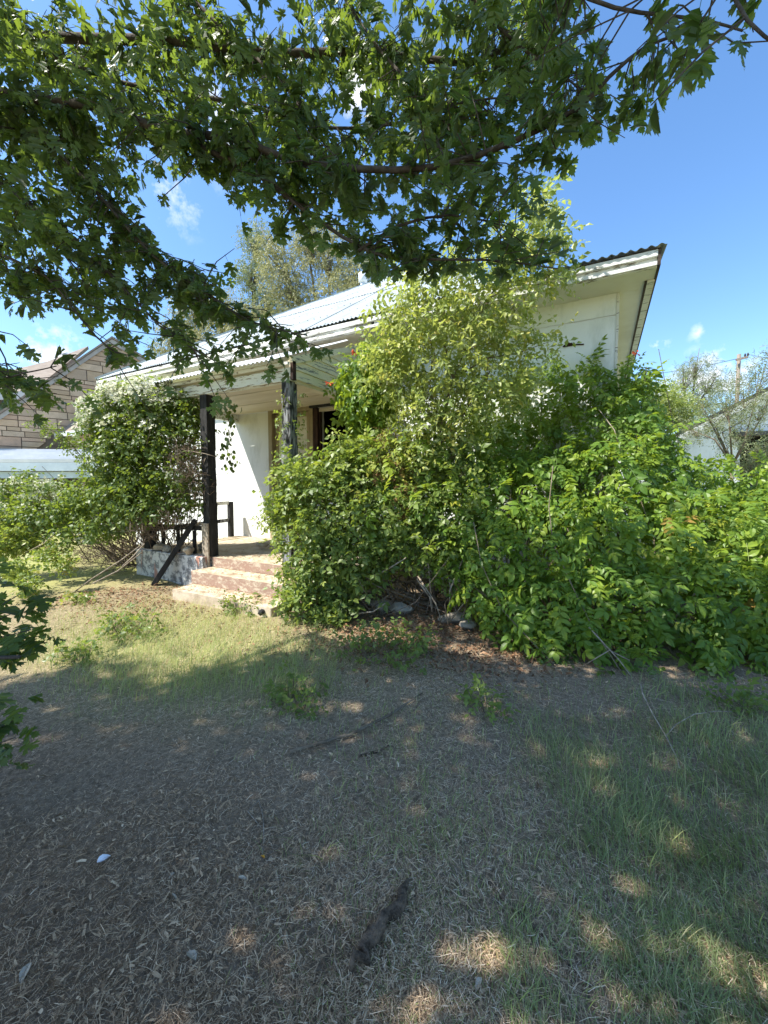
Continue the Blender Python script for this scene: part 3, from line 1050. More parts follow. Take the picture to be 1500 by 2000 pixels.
step(3.98, 4.06, .30, .445, SX0 + .02, SX1).build('step_nosing', [M['step'], M['riser']], house, bevel=.01)
step(3.62, 3.979, .12, .30, SX0 + .03, SX1 + .05).build('step', [M['step'], M['riser']], house, bevel=.012)
step(3.27, 3.619, -.05, .13, SX0 + .12, -3.22).build('step', [M['step'], M['step']], house, bevel=.015)

# leaning plank and rubble
p0 = np.array((-5.95, 3.60, 0.0))
p1 = at(382, 1015, np.dot(np.array((-5.62, 3.98, 0)) , FH))
pl = MB().bar(p0, p1, .115, .07, (0, 0, 1)).build('charred_plank', M['char'], None, bevel=.006)
tag(pl, 'charred wooden plank leaning on the grey porch base', 'plank')


def rock(name, c, r, mat, seed, label, cat, group=None, sz=(1, .8, .6)):
    r_ = random.Random(seed)
    import bmesh
    bm = bmesh.new()
    bmesh.ops.create_icosphere(bm, subdivisions=2, radius=1)
    ph = [r_.uniform(0, 6) for _ in range(6)]
    for v in bm.verts:
        k_ = 1 + .16 * math.sin(v.co.x * 3 + ph[0]) + .13 * math.sin(v.co.y * 4 + ph[1]) + .12 * math.sin(v.co.z * 4 + ph[2]) + r_.uniform(-.06, .06)
        v.co = Vector((v.co.x * sz[0] * k_ * r, v.co.y * sz[1] * k_ * r, v.co.z * sz[2] * k_ * r))
    me = bpy.data.meshes.new(name)
    bm.to_mesh(me)
    bm.free()
    me.materials.append(mat)
    o = bpy.data.objects.new(name, me)
    COL.objects.link(o)
    o.rotation_euler = (0, 0, r_.uniform(0, 6))
    attach(o, None, tuple(map(float, c)))
    return tag(o, label, cat, group)


RUB = [(-6.35, 3.98, .50, .11, 'broken chunk of rubble at the far left of the porch edge'), (-6.12, 3.95, .50, .09, 'small reddish rubble chunk behind the leaning plank'),
       (-5.55, 3.93, .52, .11, 'pale rubble chunk on the porch edge right of the leaning plank'), (-5.75, 4.35, .51, .12, 'dark rubble chunk lying further back on the porch floor'),
       (-5.0, 4.9, .52, .10, 'pinkish rubble chunk on the porch floor behind the front post')]
for i, (x, y, z, r, lab) in enumerate(RUB):
    rock('rubble', (x, y, z), r, M['rock'] if i % 2 else M['step'], 20 + i, lab, 'rubble', 'rubble on the porch')
STN = [(742, 1194, 4.75, .13, 'rounded grey stone under the bush, leftmost in its row'), (783, 1203, 4.65, .12, 'flat tan stone under the bush, middle of its row'),
       (885, 1212, 4.5, .13, 'pale stone among dead leaves beside the vine, rightmost in its row'), (915, 1222, 4.4, .09, 'small pale stone touching the edge of the vine')]
for i, (px, py, Z, r, lab) in enumerate(STN):
    p = on_ground(px, py + 6)
    rock('stone', (p[0], p[1], hgt(p[0], p[1]) + .05), r, M['rock'], 40 + i, lab, 'stone', 'stones under the bush', (1.2, .8, .6))

# ------------------------------------------------------------------ neighbour's stone house
gd = unit(np.array((0.35, 0.937, 0)))
gp = at(218, 950, 16.0)
gp[2] = 0
gn = np.array((gd[1], -gd[0], 0))           # towards the yard
stone_house = thing('stone_house', "neighbour's sandstone house with brown shingle roofs, at far left", 'house', gp)


def sz_of(px, py):
    p = on_plane(px, py, gp, gn)
    return float((p - gp) @ gd), float(p[2])


def g3(s, z, o=0.0):
    return gp + gd * s + gn * o + UPZ * z


r0 = sz_of(218, 663)
lft = sz_of(30, 790)
rgt = sz_of(297, 712)
ml = (r0[1] - lft[1]) / (r0[0] - lft[0])
mr = (r0[1] - rgt[1]) / (rgt[0] - r0[0])
sL, sR = -4.4, 4.5
zL, zR = r0[1] - ml * (r0[0] - sL), r0[1] - mr * (sR - r0[0])
gable = [(sL, 0), (sR, 0), (sR, zR), (r0[0], r0[1]), (sL, zL)]
wall = MB().prism([g3(s, z, -.03) for s, z in gable], -gn * .3).build('wall', M['mortar'], stone_house)


def clip(poly, a, b, c):
    """Keep a*x + b*y <= c."""
    res = []
    for i in range(len(poly)):
        p, q = poly[i], poly[(i + 1) % len(poly)]
        dp, dq = a * p[0] + b * p[1] - c, a * q[0] + b * q[1] - c
        if dp <= 0:
            res.append(p)
        if dp * dq < 0:
            t_ = dp / (dp - dq)
            res.append((p[0] + (q[0] - p[0]) * t_, p[1] + (q[1] - p[1]) * t_))
    return res


def ashlar(parent, s0, s1, z0, z1, clips, place_fn, nvec, rnd):
    z = z0
    g = .012
    while z < z1:
        h = rnd.choice((.15, .2, .26, .34, .4))
        s = s0 - rnd.uniform(0, .5)
        while s < s1:
            w_ = rnd.uniform(.35, 1.05) if h < .3 else rnd.uniform(.35, .75)
            subs = [(z, z + h)]
            if h > .32 and rnd.random() < .55:
                zz = z + h * rnd.choice((.4, .5, .6))
                subs = [(z, zz), (zz, z + h)]
            for a_, b_ in subs:
                poly = [(max(s, s0) + g, a_ + g), (min(s + w_, s1) - g, a_ + g), (min(s + w_, s1) - g, b_ - g), (max(s, s0) + g, b_ - g)]
                if poly[1][0] - poly[0][0] < .05:
                    continue
                for cl in clips:
                    poly = clip(poly, *cl) if len(poly) > 2 else []
                if len(poly) < 3:
                    continue
                ar = abs(sum(poly[i][0] * poly[(i + 1) % len(poly)][1] - poly[(i + 1) % len(poly)][0] * poly[i][1] for i in range(len(poly)))) / 2
                if ar < .012:
                    continue
                dpt = rnd.uniform(.0, .02)
                MB().prism([place_fn(p[0], p[1], -.028) for p in poly], np.asarray(nvec) * (.03 + dpt)).build('stone', M['ashlar'], parent)
            s += w_
        z += h


rnd = random.Random(5)
va, vb = sz_of(112, 846), sz_of(292, 711)
vm = (vb[1] - va[1]) / (vb[0] - va[0])
# gable clips: under both rakes, left/above of the wing's roof line
ashlar(wall, -3.7, 2.4, 2.3, r0[1], [(-ml, 1, r0[1] - ml * r0[0] - .06), (mr, 1, r0[1] + mr * r0[0] - .06), (vm, -1, vm * va[0] - va[1] + .0)][:2] + [(vm, -1, vm * va[0] - va[1])], lambda s, z, o: g3(s, z, o), gn, rnd)
# rake boards and roof slabs of the gable
for a_, b_ in (((sL, zL), r0), (r0, (sR, zR))):
    p_, q_ = g3(a_[0], a_[1], .02), g3(b_[0], b_[1], .02)
    MB().prism([p_, q_, q_ - UPZ * .17, p_ - UPZ * .17], gn * .05).build('rake_board', M['greytrim'], stone_house)
    MB().prism([p_ + gn * .1 + UPZ * .02, q_ + gn * .1 + UPZ * .02, q_ + UPZ * .10 + gn * .1, p_ + UPZ * .10 + gn * .1], -gn * 7).build('roof_slab', M['shingle'], stone_house)
vx = sz_of(227, 698)
MB().prism([g3(vx[0] - .19, vx[1] - .2, .0), g3(vx[0] + .19, vx[1] - .2, .0), g3(vx[0] + .19, vx[1] + .2, .0), g3(vx[0] - .19, vx[1] + .2, .0)], gn * .035).build('gable_vent', M['char_brown'], stone_house)
# lower wing: eave runs along +X
pa, pb = g3(va[0], va[1], .05), g3(vb[0], vb[1], .05)
wing = MB()
ex = np.array((5.0, 0, 0))
wing.prism([pa, pa + ex, pb + ex, pb], (0, .05, -.12))
wing.build('wing_roof', M['shingle'], stone_house)
MB().prism([pa + (-.12, -.06, .0), pa + ex + (0, -.06, .0), pa + ex + (0, -.06, -.16), pa + (-.12, -.06, -.16)], (0, .05, 0)).build('wing_fascia', M['white'], stone_house)
wy = pa[1] + .28
wwall = MB().box(pa[0] + .1, pa[0] + 5, wy, wy + .25, 0, pa[2] - .02).build('wing_wall', M['mortar'], stone_house)
ashlar(wwall, pa[0] + .1, pa[0] + 3.2, 1.9, pa[2] - .16, [], lambda s, z, o: np.array((s, wy - o - .03, z)), (0, -1, 0), rnd)
# main roof behind, at left
q0, q1, q2 = at(0, 765, 14.6), at(55, 763, 15.0), at(92, 706, 18.0)
qn = unit(np.cross(q1 - q0, q2 - q0))
mr_ = [on_plane(px, py, q0, qn) for px, py in ((-160, 768), (62, 764), (172, 676), (92, 706), (0, 728), (-160, 745))]
MB().prism(mr_, -qn * np.sign(qn[2]) * .15).build('main_roof', M['shingle'], stone_house)
MB().prism([mr_[0] + (0, -.03, 0), mr_[1] + (0, -.03, 0), mr_[1] + (0, -.03, -.28), mr_[0] + (0, -.03, -.28)], (0, .06, 0)).build('main_fascia', M['white'], stone_house)
m0, m1 = mr_[0] + (0, .4, -.2), mr_[1] + (0, .4, -.2)
MB().prism([m0, m1, (m1[0], m1[1], 0), (m0[0], m0[1], 0)], (0, .25, 0)).build('main_wall', M['mortar'], stone_house)

# carport
cp = thing('metal_carport', 'long white ribbed metal carport in front of the stone house', 'carport', at(90, 950, 12.5) - UPZ * 1.5)
e0, e1 = at(-120, 903, 12.0), at(212, 903, 12.4)
t0_, t1_ = at(-120, 878, 14.0), at(212, 881, 14.4)
nst = 7
for i in range(nst):
    f0, f1 = i / nst, (i + .84) / nst
    A, B = e0 + (t0_ - e0) * f0, e1 + (t1_ - e1) * f0
    Cc, Dd = e1 + (t1_ - e1) * f1, e0 + (t0_ - e0) * f1
    MB().hexa([A, B, Cc - UPZ * .03, Dd - UPZ * .03, A + UPZ * .10, B + UPZ * .10, Cc, Dd]).build('roof_strip', M['white'], cp)
MB().prism([e0 - UPZ * .005, e1 - UPZ * .005, e1 - UPZ * .26, e0 - UPZ * .26], FH * .05).build('fascia', M['bluegrey'], cp)
MB().prism([e0 - UPZ * .28 + FH * .1, e1 - UPZ * .28 + FH * .1, e1 - UPZ * .48 + FH * .1, e0 - UPZ * .48 + FH * .1], FH * .05).build('valance', M['bluegrey'], cp)
for f_ in (.3, .62, .92):
    p = e0 + (e1 - e0) * f_ + FH * .2
    MB().tube([(p[0], p[1], 0), (p[0], p[1], p[2])], .04, 8).build('post', M['white'], cp)

# ------------------------------------------------------------------ garage at right
ZG = 14.0
gar = thing('white_garage', 'white garage with dark roof edges and open bay, at far right', 'garage', at(1420, 950, ZG) - UPZ * 1.5)


def gq(px, py, dz=0.0):
    return at(px, py, ZG + dz)


def gbase(px, dz=0.0):
    p = at(px, 950, ZG + dz)
    return np.array((p[0], p[1], 0))


MB().prism([gbase(1304), gbase(1447), gq(1447, 800), gq(1304, 870)], FH * .2).build('front_wall', M['stucco'], gar)
MB().prism([gq(1449, 843), gq(1640, 838), gq(1640, 706), gq(1449, 799)], FH * .2).build('bay_header', M['stucco'], gar)
MB().prism([gbase(1640), gbase(1800), gq(1800, 780), gq(1640, 704)], FH * .2).build('front_wall', M['stucco'], gar)
MB().prism([gbase(1449, 3), gbase(1800, 3), gq(1800, 800, 3), gq(1449, 800, 3)], FH * .2).build('bay_rear_wall', M['dark'], gar)  # near-black colour stands in for the shade inside the open bay
MB().prism([gq(1440, 852, -.3), gq(1660, 842, -.3), gq(1660, 836, -.3), gq(1440, 843, -.3)], FH * .28).build('bay_lintel', M['roofdark'], gar)
for a_, b_ in (((1306, 860), (1640, 694)), ((1640, 694), (1810, 776))):
    p_, q_ = gq(*a_, -.35), gq(*b_, -.35)
    MB().prism([p_, q_, q_ + UPZ * .14, p_ + UPZ * .14], (FH * .87 + RT * .5) * 7).build('roof_slab', M['roofdark'], gar)
    MB().prism([p_ - UPZ * .01 - FH * .02, q_ - UPZ * .01 - FH * .02, q_ - UPZ * .2 - FH * .02, p_ - UPZ * .2 - FH * .02], FH * .05).build('rake_board', M['trim'], gar)
p_, q_ = gq(1308, 861, -.36), gq(1215, 822, -.36)
MB().prism([q_, p_, p_ + UPZ * .14, q_ + UPZ * .14], FH * 5).build('side_roof_slab', M['roofdark'], gar)
MB().prism([q_ - UPZ * .01 - FH * .02, p_ - UPZ * .01 - FH * .02, p_ - UPZ * .2 - FH * .02, q_ - UPZ * .2 - FH * .02], FH * .05).build('rake_board', M['soffit'], gar)
MB().prism([gbase(1215, .3), gbase(1303, .3), gq(1303, 872, .3), gq(1215, 834, .3)], FH * .2).build('side_wall', M['stucco'], gar)

# utility pole and wires
ZP = 25.0
pb_, pt_ = at(1432, 950, ZP), at(1443.5, 692, ZP)
up_ = thing('utility_pole', 'weathered wooden utility pole beyond the garage', 'pole', (pb_[0], pb_[1], 0))
MB().tube([(pb_[0], pb_[1], 0), pt_], [.14, .10], 10).build('pole_shaft', M['pole'], up_, True)
c0, c1 = at(1437, 703, ZP - .15), at(1461, 697, ZP - .4)
MB().bar(c0, c1, .10, .12).build('crossarm', M['pole'], up_)
for f_ in (.75, .98):
    p = c0 + (c1 - c0) * f_
    MB().tube([p, p + UPZ * .14, p + UPZ * .24], [.03, .055, .03], 8).build('insulator', M['roofdark'], up_)
for (ax_, ay_, az_), (bx_, by_, bz_), lab in (((1443, 700, ZP), (1180, 738, 34), 'thin power line running left from the utility pole'), ((1461, 692, ZP - .4), (1640, 694, 20), 'thin power line running right from the crossarm tip')):
    A, B = at(ax_, ay_, az_), at(bx_, by_, bz_)
    pts = [A + (B - A) * t_ - UPZ * .5 * 4 * t_ * (1 - t_) * .5 for t_ in np.linspace(0, 1, 12)]
    o = MB().tube(pts, .014, 5).build('power_line', M['wire'])
    tag(o, lab, 'cable')


# ------------------------------------------------------------------ trees behind
def bg_tree(name, label, base, blobs, n, tm, mat, size, rng, group, limbs=9, trunk_r=.2, lean=(0, 0)):
    base = np.array(base, float)
    t_ = thing(name, label, 'tree', base, group)
    cs = [np.array(b_[0]) for b_ in blobs]
    low = min(c[2] for c in cs)
    fork = base + np.array((lean[0], lean[1], max(1.2, (low - base[2]) * .75)))
    mid = (base + fork) / 2 + np.array((lean[0] * .3, 0, 0))
    MB().tube([base - (0, 0, .1), mid, fork], [trunk_r, trunk_r * .8, trunk_r * .62], 9).build('trunk', M['stem'], t_, True)
    for c in cs:
        m1 = fork + (c - fork) * .5 + rng.normal(size=3) * .25
        e = c + (c - fork) * .25
        MB().tube([fork, m1, c, e], [trunk_r * .45, trunk_r * .28, trunk_r * .15, trunk_r * .05], 6).build('limb', M['stem'], t_, True)
    tw = MB()
    P, O = in_blobs(blobs, n, rng, .25, 1.08, 0.0)
    ck = P[rng.choice(len(P), min(160, len(P)), replace=False)]
    for q in ck:
        j = int(np.argmin([np.linalg.norm(q - c) for c in cs]))
        tw.tube([cs[j] + (fork - cs[j]) * .2, (cs[j] + q) / 2 + rng.normal(size=3) * .12, q], [trunk_r * .09, trunk_r * .06, trunk_r * .03], 3, False)
    tw.build('twigs', M['stem'], t_, kind='stuff')
    ax, nm = leafset(P, O, rng, .5, .25, .9, .5, .3, .9)
    sc_ = rng.uniform(.7, 1.3, len(P)) * size
    V, T, C = bake(tm, P, frames(ax, nm), sc_, np.clip(rng.beta(2, 2.2, len(P)), 0, 1), rng)
    mesh_np('crown', V, T, C, mat, t_, 'stuff')
    return t_


def blob_px(lst):
    res = []
    for px, py, Z, r, *w_ in lst:
        rr = r if hasattr(r, '__len__') else (r, r, r * .9)
        res.append((at(px, py, Z), rr, *(w_ or [1.0])))
    return res


rg = np.random.default_rng(3)
TZ = 24
bg_tree('elm_tree', 'broad olive-green tree rising behind the metal roof', at(672, 950, TZ) - UPZ * 1.5,
        blob_px([(560, 560, TZ, 1.5), (640, 500, TZ + .5, 1.6), (600, 470, TZ + 1, 1.1), (700, 540, TZ, 1.3), (540, 500, TZ, 1.2), (660, 590, TZ - .5, 1.5), (600, 620, TZ, 1.5), (725, 590, TZ + 1, 1.0)]),
        5200, T_ELM, M['olive'], .42, rg, 'trees behind the house', trunk_r=.3, lean=(-.4, .3))
bg_tree('elm_tree', 'slender pale tree top left of the broad olive tree', at(500, 950, TZ + 4) - UPZ * 1.5,
        blob_px([(500, 470, TZ + 4, 1.1), (492, 540, TZ + 4, 1.2), (520, 600, TZ + 4, 1.3)]), 1700, T_ELM, M['willow'], .42, rg, 'trees behind the house', trunk_r=.2)
bg_tree('elm_tree', 'low rounded olive tree behind the left end of the metal roof', at(400, 950, TZ + 1) - UPZ * 1.5,
        blob_px([(380, 600, TZ + 1, 1.3), (440, 620, TZ + 1, 1.5), (360, 660, TZ + 1, 1.3), (490, 640, TZ, 1.4), (410, 690, TZ, 1.6), (330, 700, TZ + 1, 1.1)]), 4200, T_ELM, M['olive'], .42, rg, 'trees behind the house', trunk_r=.25)
bg_tree('windswept_tree', 'small windswept tree with bare crooked limbs beyond the garage', at(1350, 950, 26) - UPZ * 1.5,
        blob_px([(1360, 715, 26, (1.1, 1.1, .6)), (1390, 750, 26, (1.3, 1.3, .7)), (1335, 745, 26, .7), (1370, 790, 26, 1.3), (1310, 800, 26, 1.2)]), 2300, T_FINE, M['willow'], .40, rg, 'trees beyond the garage', trunk_r=.22, lean=(-.5, 0))
bg_tree('leafy_tree', 'bushy green tree close behind the right corner of the house', at(1275, 950, 12.0) - UPZ * 1.5,
        blob_px([(1270, 790, 12, .75), (1310, 800, 12.2, .7), (1250, 840, 11.6, .7), (1320, 815, 12, .4)]), 2300, T_ELM, M['elm'], .24, rg, 'trees beyond the garage', trunk_r=.1)
wt = bg_tree('wispy_sapling', 'wispy grey-green sapling in front of the white garage', at(1428, 950, 9.0) - UPZ * 1.5,
             blob_px([(1420, 800, 9, .55), (1460, 770, 9, .55), (1490, 730, 9, .5), (1380, 810, 9.2, .5), (1440, 850, 9, .42), (1490, 800, 9, .5), (1350, 840, 9.3, .4), (1530, 700, 9, .5)]),
             1200, T_FINE, M['willow'], .22, rg, 'trees beyond the garage', trunk_r=.05)
bg_tree('garden_shrub', 'olive shrub growing in front of the dark garage bay', at(1490, 950, 9.5) - UPZ * 1.5,
        blob_px([(1480, 890, 9.5, .35), (1520, 880, 9.6, .4), (1465, 915, 9.4, .3), (1530, 920, 9.4, .4)]), 700, T_ELM, M['willow'], .2, rg, 'trees beyond the garage', trunk_r=.05)
# hedge line far off so that the ground does not end in a bare horizon
far_b = []
for k in range(64):
    a_ = -2.2 + 4.4 * k / 63
    d_ = FH * math.cos(a_) + RT * math.sin(a_)
    far_b.append((EYE * (1, 1, 0) + d_ * (75 + 12 * math.sin(k * 1.7)) + UPZ * 2.0, (4.5, 4.5, 2.6 + 1.2 * math.sin(k * 2.3))))
P, O = in_blobs(far_b, 9000, rg, .7, 1.05, 0)
ax, nm = leafset(P, O, rg, .5, .2, .9)
V, T, C = bake(T_MAPLE_S, P, frames(ax, nm), rg.uniform(.6, 1.2, len(P)), rg.uniform(.1, .9, len(P)), rg)
o = mesh_np('distant_treeline', V, T, C, M['willow'], None, 'stuff')


# ------------------------------------------------------------------ right-hand trumpet vine
def stems_in(parent, starts, ends, r0_, r1_, mat, rng, name='stem', n=5, wob=.12, joined=True, sides=4):
    m = MB()
    for s_, e_ in zip(starts, ends):
        s_, e_ = np.asarray(s_, float), np.asarray(e_, float)
        pts = [s_ + (e_ - s_) * t_ + (rng.normal(size=3) * wob * math.sin(math.pi * t_) if 0 < t_ < 1 else 0) for t_ in np.linspace(0, 1, n)]
        q = [r0_ + (r1_ - r0_) * t_ for t_ in np.linspace(0, 1, n)]
        if joined:
            m.tube(pts, q, sides, False)
        else:
            MB().tube(pts, q, sides + 2).build(name, mat, parent, True)
    if joined:
        m.build(name, mat, parent, kind='stuff')


rv = np.random.default_rng(21)
vine = thing('trumpet_vine', 'sprawling bright green trumpet vine heaped against the right end of the house', 'vine', on_ground(1200, 1300))
VB = blob_px([
    (985, 800, 5.5, .42), (1060, 775, 5.45, .40), (1130, 765, 5.4, .42), (1190, 760, 5.3, .36), (1215, 790, 5.1, .36), (1235, 860, 5.0, .42), (1150, 830, 5.15, .40), (1225, 735, 5.3, .22),
    (1000, 965, 4.75, .45), (1090, 940, 4.75, .48), (1180, 930, 4.65, .5), (1280, 945, 4.8, .5), (1345, 985, 5.0, .5), (1420, 1000, 5.1, .5), (1500, 1000, 5.0, .5), (1590, 1000, 5.0, .55), (1690, 1000, 5.0, .6),
    (975, 1080, 4.2, .40), (1060, 1060, 4.15, .45), (1150, 1050, 4.1, .48), (1250, 1050, 4.15, .5), (1350, 1050, 4.3, .5), (1450, 1060, 4.35, .55), (1560, 1060, 4.3, .6), (1670, 1060, 4.3, .6),
    (1000, 1170, 3.95, .34), (1085, 1170, 3.75, .40), (1180, 1170, 3.70, .42), (1280, 1170, 3.70, .44), (1390, 1170, 3.75, .46), (1490, 1180, 3.80, .48), (1600, 1180, 3.8, .55),
    (1060, 1245, 3.66, .24), (1130, 1260, 3.55, .28), (1215, 1265, 3.48, .30), (1310, 1270, 3.45, .32), (1400, 1275, 3.42, .32), (1490, 1280, 3.40, .34), (1590, 1290, 3.4, .4),
    (950, 1150, 4.0, .25), (940, 1060, 4.3, .3), (940, 870, 5.3, .34), (1010, 875, 5.35, .34), (1085, 870, 5.25, .34), (900, 820, 5.45, .28), (960, 920, 5.1, .3)])
P, O = in_blobs(VB, 9400, rv, .60, 1.16, .70)
P = P[P[:, 1] < 5.92] if False else P
ok = ~((P[:, 1] > 5.93) & (P[:, 0] < .25)) & (P[:, 2] > hgt(P[:, 0], P[:, 1]) + .04)
P, O = P[ok], O[ok]
ax, nm = leafset(P, O, rv, .55, .55, .55, .45, .55, .45, .8)
sc_ = rv.uniform(.12, .28, len(P)) * np.where(rv.random(len(P)) < .15, .6, 1)
px, py, c = proj(P)
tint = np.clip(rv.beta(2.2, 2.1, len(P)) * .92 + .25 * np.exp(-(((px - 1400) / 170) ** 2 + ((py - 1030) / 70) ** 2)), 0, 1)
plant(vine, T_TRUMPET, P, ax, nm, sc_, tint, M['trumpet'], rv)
# dark inner core of older leaves and stems
ci = rv.choice(len(VB), 150)
st = [np.array((VB[i][0][0], VB[i][0][1] + .1, .0)) + rv.normal(size=3) * (.3, .2, 0) for i in ci]
en = [VB[i][0] + rv.normal(size=3) * (.2, .2, .06) for i in ci]
stems_in(vine, st, en, .009, .004, M['stem'], rv, 'stems')
SHOOT = lambda lst, n, sd, rng: np.concatenate([np.array([np.array(a_) + (np.array(b_) - np.array(a_)) * rng.random() ** .8 + rng.normal(size=3) * sd for _ in range(n)]) for a_, b_ in lst])
vs = SHOOT([(at(1030, 750, 5.3), at(1022, 705, 5.3)), (at(1090, 745, 5.2), at(1082, 690, 5.2)), (at(1150, 740, 5.2), at(1165, 690, 5.2)), (at(1200, 750, 5.1), at(1250, 745, 5.0)), (at(1240, 800, 5.0), at(1290, 790, 4.9)),
            (at(1300, 900, 4.7), at(1330, 850, 4.7)), (at(1400, 930, 4.7), at(1420, 880, 4.7)), (at(1360, 930, 4.8), at(1300, 880, 4.7)), (at(1470, 940, 4.6), at(1500, 895, 4.6)), (at(1060, 1240, 3.4), at(1050, 1300, 3.3)), (at(1200, 1260, 3.3), at(1190, 1320, 3.15)), (at(1380, 1260, 3.2), at(1390, 1335, 3.05))], 14, .05, rv)
axs, nms = leafset(vs, unit(rv.normal(size=vs.shape)), rv, .6, .3, .4, .6, .3, .4, .6)
V, T, C = bake(T_TRUMPET, vs, frames(axs, nms), rv.uniform(.12, .24, len(vs)), rv.uniform(.2, .95, len(vs)), rv)
mesh_np('shoots', V, T, C, M['trumpet'], vine, 'stuff')
# a few long bare runners hanging in front
for pts in ([(1080, 910, 4.1), (1072, 990, 3.9), (1080, 1060, 3.75), (1120, 1150, 3.5), (1160, 1230, 3.28), (1225, 1330, 3.0)],
            [(925, 1020, 4.0), (940, 1100, 3.85), (980, 1190, 3.65), (1040, 1255, 3.4), (1095, 1310, 3.2)],
            [(1170, 800, 4.75), (1200, 840, 4.6), (1212, 880, 4.5)], [(1150, 1225, 3.2), (1210, 1290, 3.1), (1240, 1330, 3.0)],
            [(1140, 1300, 3.2), (1190, 1270, 3.15), (1230, 1290, 3.1)]):
    MB().tube([at(*p) for p in pts], .005, 5).build('runner', M['palestem'] if pts[0][0] > 1100 else M['stem'], vine, True)
for px_, py_, Z_ in ((693, 688, 5.0), (643, 748, 5.15), (1243, 690, 4.9)):
    m = MB()
    p = at(px_, py_, Z_)
    for k in range(5):
        d_ = unit(rv.normal(size=3) + (0, -.6, .2))
        m.tube([p, p + d_ * .026, p + d_ * .042, p + d_ * .05], [.003, .005, .008, .010], 6)
    m.build('flower', M['flower_red'], vine)

# vine on the porch corner
pv = thing('porch_vine', 'dark clump of vine hanging from the porch gable over the burnt window', 'vine', (-2.6, 5.2, 0))
PB = blob_px([(705, 725, 5.35, .26), (735, 770, 5.3, .30), (700, 790, 5.5, .22), (745, 700, 5.4, .25), (680, 750, 5.6, .16), (725, 830, 5.5, .2), (735, 880, 5.6, .14), (700, 845, 5.9, .12)])
P, O = in_blobs(PB, 900, rv, .5, 1.1, .4)
ok = (P[:, 1] < 5.92) & ~((P[:, 0] < PX1 + .06) & (P[:, 2] > 2.8))
P, O = P[ok], O[ok]
ax, nm = leafset(P, O, rv, .4, .75, .5)
plant(pv, T_TRUMPET, P, ax, nm, rv.uniform(.14, .24, len(P)), np.clip(rv.beta(2, 3, len(P)) * .8, 0, 1), M['trumpet'], rv, 90)
stems_in(pv, [(-2.9 + rv.normal() * .2, 5.3, 0) for _ in range(8)], [b_[0] for b_ in PB], .012, .005, M['stem'], rv, 'stems')

# climber on the second post
cv = thing('climbing_vine', 'thin leafy vine twining up the grey scorched porch post', 'vine', (P2X, PPY - .1, .45))
n = 150
zz = rv.uniform(.9, 2.75, n)
an = rv.uniform(0, 6.28, n)
P = np.stack((P2X + .03 + np.cos(an) * .11 * rv.uniform(.7, 1.3, n), PPY - .02 + np.sin(an) * .11, zz), 1)
O = unit(np.stack((np.cos(an), np.sin(an), 0 * an), 1))
ax, nm = leafset(P, O, rv, .7, .5, .4, .3, .6)
plant(cv, T_SHRUB, P, ax, nm, rv.uniform(.08, .15, n), rv.uniform(.1, .7, n), M['shrub'], rv, 40)
MB().tube([(P2X + .08 * math.cos(t_ * 5), PPY + .09 * math.sin(t_ * 5), .45 + t_) for t_ in np.linspace(0, 2.3, 24)], .006, 5).build('stem', M['stem'], cv, True)

# small hanging vine in the porch opening
hv = thing('hanging_vine', 'thin dark vine hanging in the porch opening right of the black post', 'vine', at(440, 790, 6.1))
P = []
for (x0, y0, x1, y1, n) in ((425, 785, 462, 795, 26), (440, 800, 456, 832, 22), (440, 832, 452, 862, 10), (430, 865, 450, 872, 12), (448, 840, 440, 870, 8), (436, 880, 448, 915, 22), (455, 890, 460, 910, 8)):
    for _ in range(n):
        f_ = rv.random()
        P.append(at(x0 + (x1 - x0) * f_ + rv.normal() * 6, y0 + (y1 - y0) * f_ + rv.normal() * 5, 6.05 + rv.normal() * .12))
P = np.array(P)
O = unit(rv.normal(size=P.shape))
ax, nm = leafset(P, O, rv, .2, 1.0, .35, .1, .8)
plant(hv, [oval(1, .8, .2, .2)], P, ax, nm, rv.uniform(.045, .085, len(P)), rv.uniform(0, .4, len(P)), M['maple'], rv, 100)
MB().tube([at(424, 790, 6.05), at(440, 800, 6.05), at(450, 835, 6.05), at(444, 880, 6.05), at(452, 905, 6.1)], .004, 4).build('stem', M['stem'], hv)

# ------------------------------------------------------------------ shrub and elm in the middle
re_ = np.random.default_rng(31)
shrub = thing('overgrown_shrub', 'dense leafy shrub with dark stems beside the porch steps', 'shrub', on_ground(690, 1200))
SB = blob_px([
    (600, 945, 4.7, .26), (560, 975, 4.8, .20), (545, 1010, 4.8, .16), (650, 940, 4.8, .30), (700, 960, 4.8, .32), (640, 1010, 4.6, .30), (600, 1040, 4.55, .26), (700, 1020, 4.55, .32),
    (640, 1090, 4.45, .28), (600, 1100, 4.5, .22), (690, 1090, 4.45, .28), (620, 1150, 4.4, .20), (660, 1160, 4.38, .20), (570, 1120, 4.55, .13), (645, 1200, 4.3, .14),
    (760, 1000, 4.6, .32), (820, 980, 4.6, .34), (880, 1000, 4.55, .34), (850, 1060, 4.45, .28), (760, 1070, 4.5, .22), (900, 1070, 4.4, .25), (640, 900, 4.9, .14), (665, 905, 4.9, .18), (700, 900, 5.0, .24),
    (760, 910, 4.9, .32), (830, 900, 4.85, .32), (900, 930, 4.8, .34), (580, 925, 4.85, .14), (725, 885, 5.1, .15), (880, 1120, 4.3, .14, .5), (720, 1130, 4.5, .16, .5), (650, 1230, 4.1, .10), (575, 1150, 4.45, .10), (580, 1165, 4.3, .12), (562, 1180, 4.2, .07)])
P, O = in_blobs(SB, 4700, re_, .40, 1.20, .55)
ok = P[:, 2] > .06
P, O = P[ok], O[ok]
ax, nm = leafset(P, O, re_, .55, .35, .75, .35, .5, .5, .9)
px, py, c = proj(P)
tint = np.clip(re_.beta(2.1, 2.4, len(P)) * .9, 0, 1)
